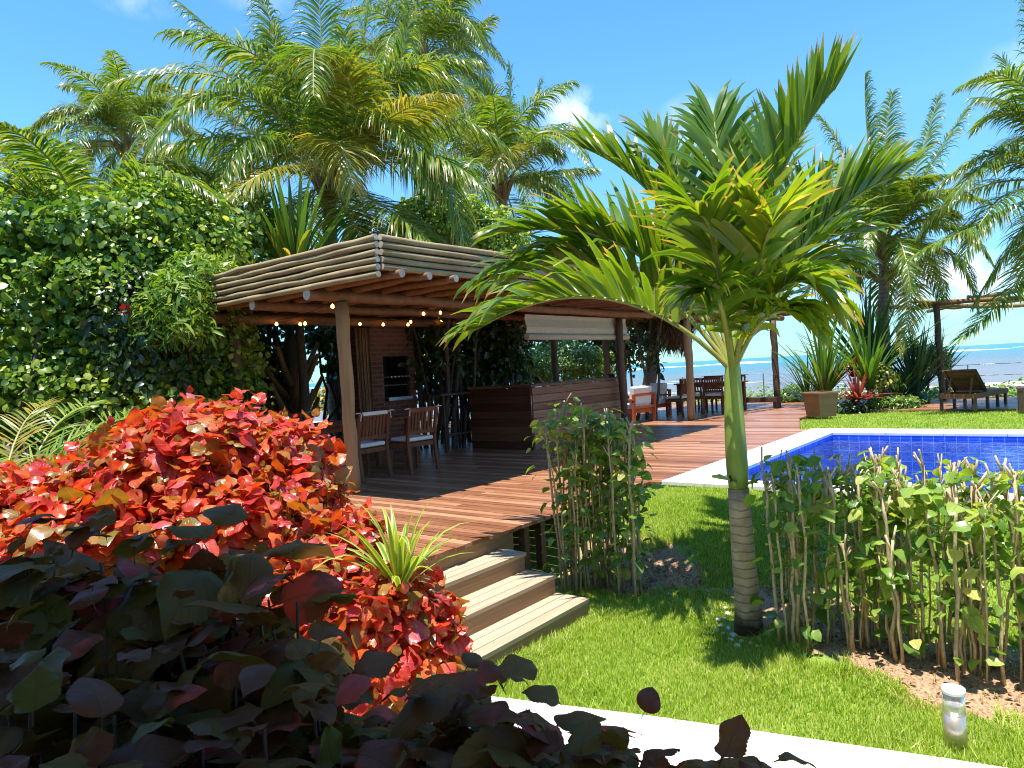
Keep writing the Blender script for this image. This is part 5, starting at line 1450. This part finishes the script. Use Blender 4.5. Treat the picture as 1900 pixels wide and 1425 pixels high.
# --- shrubs and canes behind the pavilion
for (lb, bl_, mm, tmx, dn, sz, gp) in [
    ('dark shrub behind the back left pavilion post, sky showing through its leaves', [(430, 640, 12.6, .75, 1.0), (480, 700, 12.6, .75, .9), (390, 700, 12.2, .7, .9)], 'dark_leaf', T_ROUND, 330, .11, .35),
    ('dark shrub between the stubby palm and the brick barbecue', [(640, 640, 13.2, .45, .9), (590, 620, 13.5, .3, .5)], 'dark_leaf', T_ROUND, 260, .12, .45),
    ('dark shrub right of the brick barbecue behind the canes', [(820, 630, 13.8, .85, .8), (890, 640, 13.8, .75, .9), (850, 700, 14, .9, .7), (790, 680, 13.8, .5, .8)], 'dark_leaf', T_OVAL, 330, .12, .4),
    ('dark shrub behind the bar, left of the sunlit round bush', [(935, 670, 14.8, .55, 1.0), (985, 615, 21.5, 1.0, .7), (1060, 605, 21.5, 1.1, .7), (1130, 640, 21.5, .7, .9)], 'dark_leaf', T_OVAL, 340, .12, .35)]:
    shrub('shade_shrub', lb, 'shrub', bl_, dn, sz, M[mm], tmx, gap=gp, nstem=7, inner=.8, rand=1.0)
shrub('round_bush', 'round bush of small glossy leaves in sun behind the bar', 'shrub', [(1040, 675, 19.2, 1.15, .62), (1085, 685, 19.2, .8, .5), (990, 690, 19.0, .7, .5)], 520, .095, M['bright_leaf'], T_OVAL, gap=.1)
shrub('vine_covered_shrub', 'pale leafed shrub above the middle of the log roof', 'shrub', [(870, 440, 15.4, .95, .75), (800, 420, 15.8, .9, .6), (930, 480, 15.4, .7, .7), (760, 455, 15.4, .7, .5)], 700, .085, M['sea_leaf'], T_ROUND, gap=.2, rand=.8)
for (px0, px1, dep, nn, lb) in [(410, 520, 12.4, 9, 'clump of thin dark canes behind the back left post'), (775, 860, 12.9, 11, 'clump of thin dark canes right of the brick barbecue'), (865, 960, 14.0, 10, 'clump of thin dark canes behind the bar counter'), (1130, 1230, 17.0, 8, 'clump of thin dark canes between the bar post and the dry palm')]:
    b0 = P((px0 + px1) / 2, 750, dep); b0[2] = .45
    t_ = empty('cane_clump', b0, lb, 'bamboo', 'cane clumps behind the pavilion')
    for k in range(nn):
        a_ = P(px0 + (px1 - px0) * (k + random.random()) / nn, 760, dep + random.uniform(-.5, .5)); a_[2] = .3
        mb = MB(); lean = np.array((random.gauss(0, .25), random.gauss(0, .25), 3.1)); pts = wob(a_, a_ + lean, 7, .02); mb.path(pts, random.uniform(.018, .045), 7); build_off(mb, 'cane', M['bark'], t_, b0, smooth=True)
    q0 = P((px0 + px1) / 2, 640, dep)
    foliage('foliage', M['dark_leaf'], T_OVAL, [(q0, (.6, .6, .9))], 110, .14, t_, b0, gap=.6, inner=.9, rand=1.1)
for (px, py, d, rh, rv, lb) in [(505, 735, 17.5, .7, .6, 'yellow sunlit shrub glimpsed between the left pavilion posts'), (612, 740, 19, .5, .35, 'yellow sunlit shrub glimpsed just left of the front post'), (815, 650, 18, .5, .7, 'yellow green sunlit shrub glimpsed beside the barbecue')]:
    shrub('yellow_shrub', lb, 'shrub', [(px, py, d, rh, rv)], 260, .12, M['croton'], T_OVAL, group='yellow shrubs beyond the pavilion', nstem=3)

# --- red copperleaf
def shoots(name, m, tm, tips, dirs, nl, size, parent, off, g=rng, spc=.020, lenj=.5, fan=1.0, el0=1.15):
    Pt, X, N, S = [], [], [], []
    for tpt, dr in zip(tips, dirs):
        dr = np.asarray(dr, float); dr = dr / np.linalg.norm(dr)
        a1 = np.cross(dr, [.3, .8, .5]); a1 /= np.linalg.norm(a1); a2 = np.cross(dr, a1)
        ph = g.random() * 6.28; sc = size * (1 + .15 * g.normal())
        for i in range(nl):
            f = i / max(nl - 1, 1); az = ph + i * 2.399 + g.normal() * .15
            rad = a1 * cos(az) + a2 * sin(az)
            el = el0 - fan * 1.5 * f ** .75 + g.normal() * .22       # young leaves upright, old ones droop
            x = rad * cos(el) + dr * sin(el) + np.array((0, 0, -.12 * f))
            x /= np.linalg.norm(x)
            nv = dr * cos(el) - rad * sin(el) + g.normal(size=3) * .22
            Pt.append(np.asarray(tpt) - dr * (i * spc * sc / .1)); X.append(x); N.append(nv); S.append(sc * (.42 + .68 * min(1, f * 2.2)) * (1 + lenj * .5 * g.normal()))
    return scatter(name, m, tm, np.array(Pt), np.array(X), np.array(N), np.array(S).clip(.03, .3), parent, off, g)


def copper(label, blobs_px, base, nsh, size, m, tm, nl=9, g=rng, group='copperleaf shrubs'):
    t = empty('copperleaf_shrub', base, label, 'shrub', group)
    base = np.asarray(base, float)
    blobs = [(P(px, py, d), np.array((rh, rh, rv))) for (px, py, d, rh, rv) in blobs_px]
    p, n_ = blob_points(blobs, 1.0, g)
    # evenly spaced shoots over the outer shell
    tips, dirs = [], []
    for (c, r) in blobs:
        k = int(nsh * (r[0] * r[2]) / sum(b_[1][0] * b_[1][2] for b_ in blobs) * 1.6) + 4
        i = np.arange(k) + .5
        zz = 1 - i / k * 1.55; az = i * 2.399963
        rr_ = np.sqrt(np.clip(1 - zz * zz, 0, 1)); d = np.stack([rr_ * np.cos(az), rr_ * np.sin(az), zz], 1) + g.normal(size=(k, 3)) * .06
        pt = c + d * r * (1 + .07 * g.normal(size=(k, 1)))
        ok = np.ones(k, bool)
        for (c2, r2) in blobs:
            if c2 is c: continue
            ok &= np.linalg.norm((pt - c2) / r2, axis=1) > .85
        tips += list(pt[ok]); dirs += list(nrm(d / r)[ok] * .75 + np.array((0, 0, .65)))
    shoots('foliage', m, tm, tips, dirs, nl, size, t, base, g)
    # inner leaves fill the depth
    q, n2 = blob_points([(c, r * .8) for c, r in blobs], nsh * .35, g, inner=.5)
    k = len(q)
    scatter('inner_foliage', m, tm, q, nrm(n2 + g.normal(size=(k, 3)) * .6 + (0, 0, -.4)), nrm(n2 + (0, 0, .6) + g.normal(size=(k, 3)) * .4), np.full(k, size), t, base, g)
    prs = []
    for i in range(10):
        c, r = blobs[i % len(blobs)]
        prs.append((base + np.array((random.uniform(-.3, .3), random.uniform(-.3, .3), -.05)), c + r * np.array((random.uniform(-.5, .5), random.uniform(-.5, .5), random.uniform(0, .6)))))
    stems(t, base, prs, .012, M['stem'], 'branch', amp=.03)
    return t


copper('large rounded copperleaf mound of glowing red and orange leaves, left of the front post', [(385, 885, 4.5, .62, .50), (250, 900, 4.4, .45, .36), (540, 905, 4.5, .34, .42), (450, 960, 4.1, .45, .30)], (2.3, 4.1, 0), 330, .132, M['copper'], T_COPPER)
copper('lower spreading copperleaf mound of red leaves at the left edge of the photo', [(110, 950, 4.3, .42, .30), (-30, 960, 4.3, .42, .28), (180, 990, 3.9, .4, .25)], (1.6, 4.6, 0), 210, .13, M['copper'], T_COPPER)
copper('small copperleaf with orange leaves just left of the wooden steps', [(735, 1130, 3.8, .27, .24), (650, 1150, 3.6, .25, .25), (800, 1170, 3.75, .16, .16), (720, 1230, 3.6, .3, .2)], (2.55, 2.75, 0), 130, .125, M['copper'], T_COPPER)
copper('small copperleaf with pink orange leaves behind the striped sword leaf plant', [(610, 1020, 4.0, .22, .20), (560, 1060, 3.8, .24, .2), (660, 985, 4.1, .12, .12)], (2.5, 3.3, 0), 100, .12, M['copper'], T_COPPER)

# shaded shrubs right in front of the camera
def dark_copper(label, tips_px, size=.175, nl=12, lift=45):
    tips = []
    for (px, py, d) in tips_px:
        py -= lift; tips += [P(px, py - 8, d), P(px + random.uniform(-60, 60), py + random.uniform(45, 95), d + random.uniform(-.06, .16))]
    base = np.mean(tips, axis=0); base[2] = 0.0
    t = empty('shaded_copperleaf', base, label, 'shrub', 'dark copperleaf shrubs in the veranda shade')
    dirs = [np.array((random.gauss(0, .22), random.gauss(0, .22), 1.0)) for _ in tips]
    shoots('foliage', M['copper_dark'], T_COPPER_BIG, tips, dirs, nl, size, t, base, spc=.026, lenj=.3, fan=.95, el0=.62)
    q_ = np.array(tips) + rng.normal(size=(len(tips), 3)) * .06 - np.array((0, 0, .16)); q_ = np.concatenate([q_, q_ - (0, 0, .14), q_ - (.05, .05, .28)])
    scatter('inner_foliage', M['copper_dark'], T_COPPER_BIG, q_, rng.normal(size=(len(q_), 3)) + (0, 0, -.3), rng.normal(size=(len(q_), 3)) * .5 + (0, 0, 1), np.full(len(q_), size), t, base)
    for p, d in zip(tips, dirs):
        b0 = np.array((p[0] + random.gauss(0, .06), p[1] + random.gauss(0, .06), 0.0))
        mb = MB(); pts = wob(b0, p - d / np.linalg.norm(d) * .09, 6, .008); mb.path(pts, list(np.linspace(.007, .003, 7)), 6); build_off(mb, 'stem', M['copper_stem'], t, base, smooth=True)
    return t
M['copper_stem'] = simple('dark_stem', (.035, .022, .012), .6, .2, 20)
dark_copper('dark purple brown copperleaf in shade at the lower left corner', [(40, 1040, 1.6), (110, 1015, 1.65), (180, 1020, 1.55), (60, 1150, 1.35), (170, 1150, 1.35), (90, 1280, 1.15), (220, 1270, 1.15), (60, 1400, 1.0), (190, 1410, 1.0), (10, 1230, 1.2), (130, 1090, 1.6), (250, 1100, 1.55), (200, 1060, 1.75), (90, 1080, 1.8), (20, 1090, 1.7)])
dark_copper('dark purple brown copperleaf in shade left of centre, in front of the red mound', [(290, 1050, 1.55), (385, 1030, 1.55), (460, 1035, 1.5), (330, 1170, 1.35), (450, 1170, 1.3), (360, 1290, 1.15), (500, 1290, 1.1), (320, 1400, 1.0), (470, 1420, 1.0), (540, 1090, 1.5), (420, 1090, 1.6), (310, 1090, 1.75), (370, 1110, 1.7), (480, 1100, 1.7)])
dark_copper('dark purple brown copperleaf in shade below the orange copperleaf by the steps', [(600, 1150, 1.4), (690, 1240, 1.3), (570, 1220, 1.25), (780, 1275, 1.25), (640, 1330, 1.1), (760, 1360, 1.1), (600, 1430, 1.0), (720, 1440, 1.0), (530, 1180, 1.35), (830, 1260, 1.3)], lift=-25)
dark_copper('dark maroon copperleaf in shade at the bottom edge with scalloped leaves over the white path', [(860, 1265, 1.25), (930, 1250, 1.25), (985, 1290, 1.2), (900, 1330, 1.15), (960, 1350, 1.15), (1050, 1330, 1.2), (1020, 1380, 1.12), (1110, 1390, 1.15), (1190, 1350, 1.2), (1160, 1420, 1.1), (1240, 1410, 1.15), (880, 1410, 1.08), (980, 1430, 1.05), (1080, 1440, 1.08), (1330, 1445, 1.15), (1430, 1430, 1.2), (1390, 1470, 1.1), (830, 1330, 1.15)], lift=8)

# --- sword-leaf plants
def sword(name, label, cat, base, foot, n_, L, w, spread, m, group=None, droop=.5, **kw):
    foot = np.asarray(foot, float)
    t = empty(name, foot, label, cat, group)
    straps('leaves', m, base, n_, L, w, spread, t, foot, droop=droop, **kw)
    if base[2] - foot[2] > .12:
        mb = MB(); mb.path([foot - (0, 0, .05), np.asarray(base) - (0, 0, .02)], [.05, .035], 9); build_off(mb, 'stalk', M['stem'], t, foot, smooth=True)
    return t


q = P(742, 1090, 3.72); sword('striped_plant', 'striped yellow green sword leaf plant beside the wooden steps', 'plant', q, (q[0], q[1], 0), 42, .47, .034, 1.05, M['strap_var'], droop=.7)
q = P(532, 1010, 4.0); sword('spiky_plant', 'few thin upright green blades poking out of the red mound', 'plant', q, (q[0], q[1], 0), 7, .36, .024, .45, M['strap_var'], droop=.1)
def at_ground(px, py, z=.55):
    return G(px, py, z)
dz_ = .52
for (px, py, d, n_, L, w, sp_, mm, dr, lb) in [
    (1530, 735, 17.0, 80, 1.45, .075, .8, 'strap', .25, 'clump of upright green sword leaves behind the wooden planter'),
    (1612, 700, 18.0, 110, 1.9, .09, 1.1, 'strap_dark', .2, 'tall dark stiff leaved screw pine left of the propped palm'),
    (1612, 725, 16.4, 52, 1.35, .08, .75, 'strap', .35, 'bright green sword leaf plant in front of the propped palm trunk'),
    (1700, 735, 17.6, 90, 1.45, .06, .75, 'strap_dark', .3, 'dark grey green sword leaf plant right of the propped palm'),
    (1668, 740, 17.0, 80, 1.0, .045, 1.2, 'strap_dark', .6, 'low dark tufted plant at the foot of the propped palm'),
    (1745, 700, 18.6, 40, 1.0, .06, .9, 'strap', .3, 'small sword leaf plant beside the slim pergola post'),
    (1500, 742, 18.4, 70, 1.2, .04, 1.4, 'strap_dark', .5, 'spreading dark thin leaved plant left of the wooden planter'),
    (1720, 752, 16.9, 40, .6, .03, 1.3, 'strap_dark', .6, 'small grey green tuft at the edge of the lawn near the lounger')]:
    q = P(px, py, d); ft = (q[0], q[1], dz_)
    sword('sword_leaf_plant', lb, 'plant', np.array((q[0], q[1], max(q[2], dz_ + .02))), ft, n_, L, w, sp_, M[mm], 'sword leaf plants by the sea', dr)
q = P(1592, 742, 15.9); sword('bromeliad', 'red and pink bromeliad rosette beside the wooden planter', 'plant', q, (q[0], q[1], dz_), 44, .60, .065, 1.5, M['brom'], None, .35, seg=6)
q = P(1585, 700, 16.6); sword('bromeliad', 'darker red cordyline standing behind the bromeliad rosette', 'plant', q, (q[0], q[1], dz_), 22, .5, .06, 1.0, M['brom'], None, .35)
for (px, py, d, rh, rv, mm, lb) in [(1640, 700, 16.3, .22, .28, 'croton', 'yellow mottled croton in front of the propped palm trunk'), (1692, 648, 18.2, .2, .2, 'croton', 'small yellow croton top right of the palm trunk'), (1735, 670, 18.4, .32, .42, 'croton', 'yellow edged croton around the slim pergola post'), (1655, 752, 16.2, .55, .22, 'bright_leaf', 'low leafy green plant along the far lawn edge'), (1580, 758, 16.0, .35, .18, 'dark_leaf', 'low dark green plant beneath the bromeliad'), (1475, 735, 20.5, .6, .3, 'bright_leaf', 'leafy green bush at the seaward deck edge left of the planter')]:
    shrub('border_shrub', lb, 'shrub', [(px, py, d, rh, rv)], 520, .10, M[mm], T_OVAL, group='small shrubs of the border by the sea', nstem=3)
# beach creepers
pp_ = []
g0 = rng
k = 9000
xx_ = g0.uniform(21.6, 25.0, k); yy_ = g0.uniform(-7, 11, k); zz_ = .5 + .55 * g0.random(k) ** 1.5 * (.5 + .5 * np.sin(yy_ * 2.1) * np.sin(yy_ * 5.3 + xx_)) 
Nn = nrm(np.stack([g0.normal(size=k) * .5, g0.normal(size=k) * .5, np.ones(k)], 1)); Xx = g0.normal(size=(k, 3)); Xx[:, 2] *= .3
tag(scatter('beach_creeper', M['bright_leaf'], T_OVAL, np.stack([xx_, yy_, zz_], 1), Xx, Nn, g0.uniform(.08, .18, k)), 'low tangle of green creepers along the top of the beach', 'ground cover', kind='stuff')
# plank that props the seaside palm
t_ = empty('palm_prop', (20.2, 3.85, .52), 'brown upright plank with short crosspiece propping the seaside palm', 'prop')
PP = np.array((20.2, 3.85, .52))
mb = MB(); a_ = P(1641, 735, 17.9); b_ = P(1633, 563, 17.9); a_[2] = .5; mb.bar(a_, b_, .09, .06); build_off(mb, 'plank', M['planter'], t_, PP)
mb = MB(); mb.bar(P(1638, 655, 17.86), P(1664, 653, 17.86), .07, .05); build_off(mb, 'crosspiece', M['planter'], t_, PP)

# --- pruned hedge plants on the soil bed
def pruned(label, c, ns, sx_, sy_, zt, nleaf, g=rng, size=.095, lean=.0):
    c = np.asarray(c, float); c[2] = float(gz(c[0], c[1]))
    t = empty('pruned_shrub', c, label, 'shrub', 'pruned leggy shrubs on the soil bed')
    Pt, X, N, S = [], [], [], []
    for k in range(ns):
        a_ = np.array((c[0] + float(np.clip(g.normal(), -1.5, 1.5)) * sx_ * .6, c[1] + float(np.clip(g.normal(), -1.5, 1.5)) * sy_ * .6, 0)); a_[2] = float(gz(a_[0], a_[1])) - .03
        b_ = a_ + np.array((g.normal() * .04 + (a_[0] - c[0]) * .3, g.normal() * .04 + (a_[1] - c[1]) * .3, 0)); b_[2] = zt * (1 + .06 * g.normal()) if k % 4 else zt * g.uniform(.55, .9)
        pts = wob(a_, b_, 6, .010)
        r_ = g.uniform(.005, .011)
        mb = MB(); mb.path(pts, list(np.linspace(r_ * 1.15, r_ * .85, 7)), 7)
        for f in range(g.integers(3, 7)):     # cut side shoots near the top
            q_ = np.array(pts[5]) + (np.array(pts[6]) - np.array(pts[5])) * g.random()
            mb.path([q_, q_ + np.array((g.normal() * .03, g.normal() * .03, .05 + .07 * g.random()))], [r_ * .75, r_ * .6], 6)
        build_off(mb, 'stem', M['stem_tan'], t, c, smooth=True)
        nl = int(nleaf * 1.4 * g.uniform(.5, 1.3))
        for i in range(nl):
            f = 1 - g.random() ** 2.2 * .85
            f = min(f, .99)
            j = int(f * 6); p = np.array(pts[j]) + (np.array(pts[min(j + 1, 6)]) - np.array(pts[j])) * (f * 6 - j)
            az = g.random() * 6.28; h = np.array((cos(az), sin(az), 0))
            tw = .02 + .13 * g.random() ** 2
            p = p + h * tw + (0, 0, g.normal() * .02)
            Pt.append(p); X.append(h + np.array((g.normal() * .35, g.normal() * .35, g.uniform(-.75, .35)))); N.append(np.array((g.normal() * .45, g.normal() * .45, 1)) + h * .25); S.append(size * g.uniform(.55, 1.35))
    scatter('foliage', M['hedge_leaf'], T_HEDGE, np.array(Pt), np.array(X), np.array(N), np.array(S), t, c)
    # fallen leaves and twigs stay part of the bed
    return t


pruned('pruned leggy shrub beside the steps, left part of the clump', (5.12, 3.42, 0), 19, .22, .17, 1.46, 17)
pruned('pruned leggy shrub beside the steps, middle part of the clump', (5.2, 3.18, 0), 18, .22, .15, 1.40, 17)
pruned('pruned leggy shrub beside the steps, right part of the clump nearest the palm', (5.15, 2.90, 0), 16, .22, .14, 1.38, 17)
for (yy, zt, lb) in [(1.42, 1.16, 'pruned leggy shrub nearest the palm trunk in the right hand row'), (1.12, 1.16, 'second pruned leggy shrub right of the palm trunk'), (.80, 1.12, 'third pruned leggy shrub right of the palm trunk'), (.50, 1.14, 'fourth pruned leggy shrub right of the palm trunk'), (.20, 1.12, 'fifth pruned leggy shrub right of the palm trunk, behind the bollard'), (-.08, 1.1, 'pruned leggy shrub at the right edge of the photo')]:
    pruned(lb, (4.86 + random.uniform(-.05, .05) + .05 * (yy < .3), yy, 0), 20, .20, .15, zt, 12)
# leaf litter on the bed
k = 1500
yy_ = rng.uniform(-1.2, 3.7, k); xx_ = 4.74 + .65 * sstep((yy_ - .6) / 1.6) + rng.normal(size=k) * .24; zz_ = gz(xx_, yy_) + .008
T_DRY = tmpl_set(4, 12, rows=3, cols=2, wid=.5, peak=.4, fold=.5, curl=.4)
M['litter'] = leaf_mat('dry_leaf', [(0, (.14, .08, .045)), (.6, (.28, .17, .10)), (1, (.42, .30, .20))], trans=.1, tmul=(1, 1, 1), rough=.8, spec=.2)
Nn = nrm(np.stack([rng.normal(size=k) * .5, rng.normal(size=k) * .5, np.ones(k)], 1)); Xx = rng.normal(size=(k, 3)); Xx[:, 2] *= .2
tag(scatter('leaf_litter', M['litter'], T_DRY, np.stack([xx_, yy_, zz_], 1), Xx, Nn, rng.uniform(.015, .055, k)), 'dry fallen leaves and twigs scattered on the tan soil bed', 'leaf litter', kind='stuff')
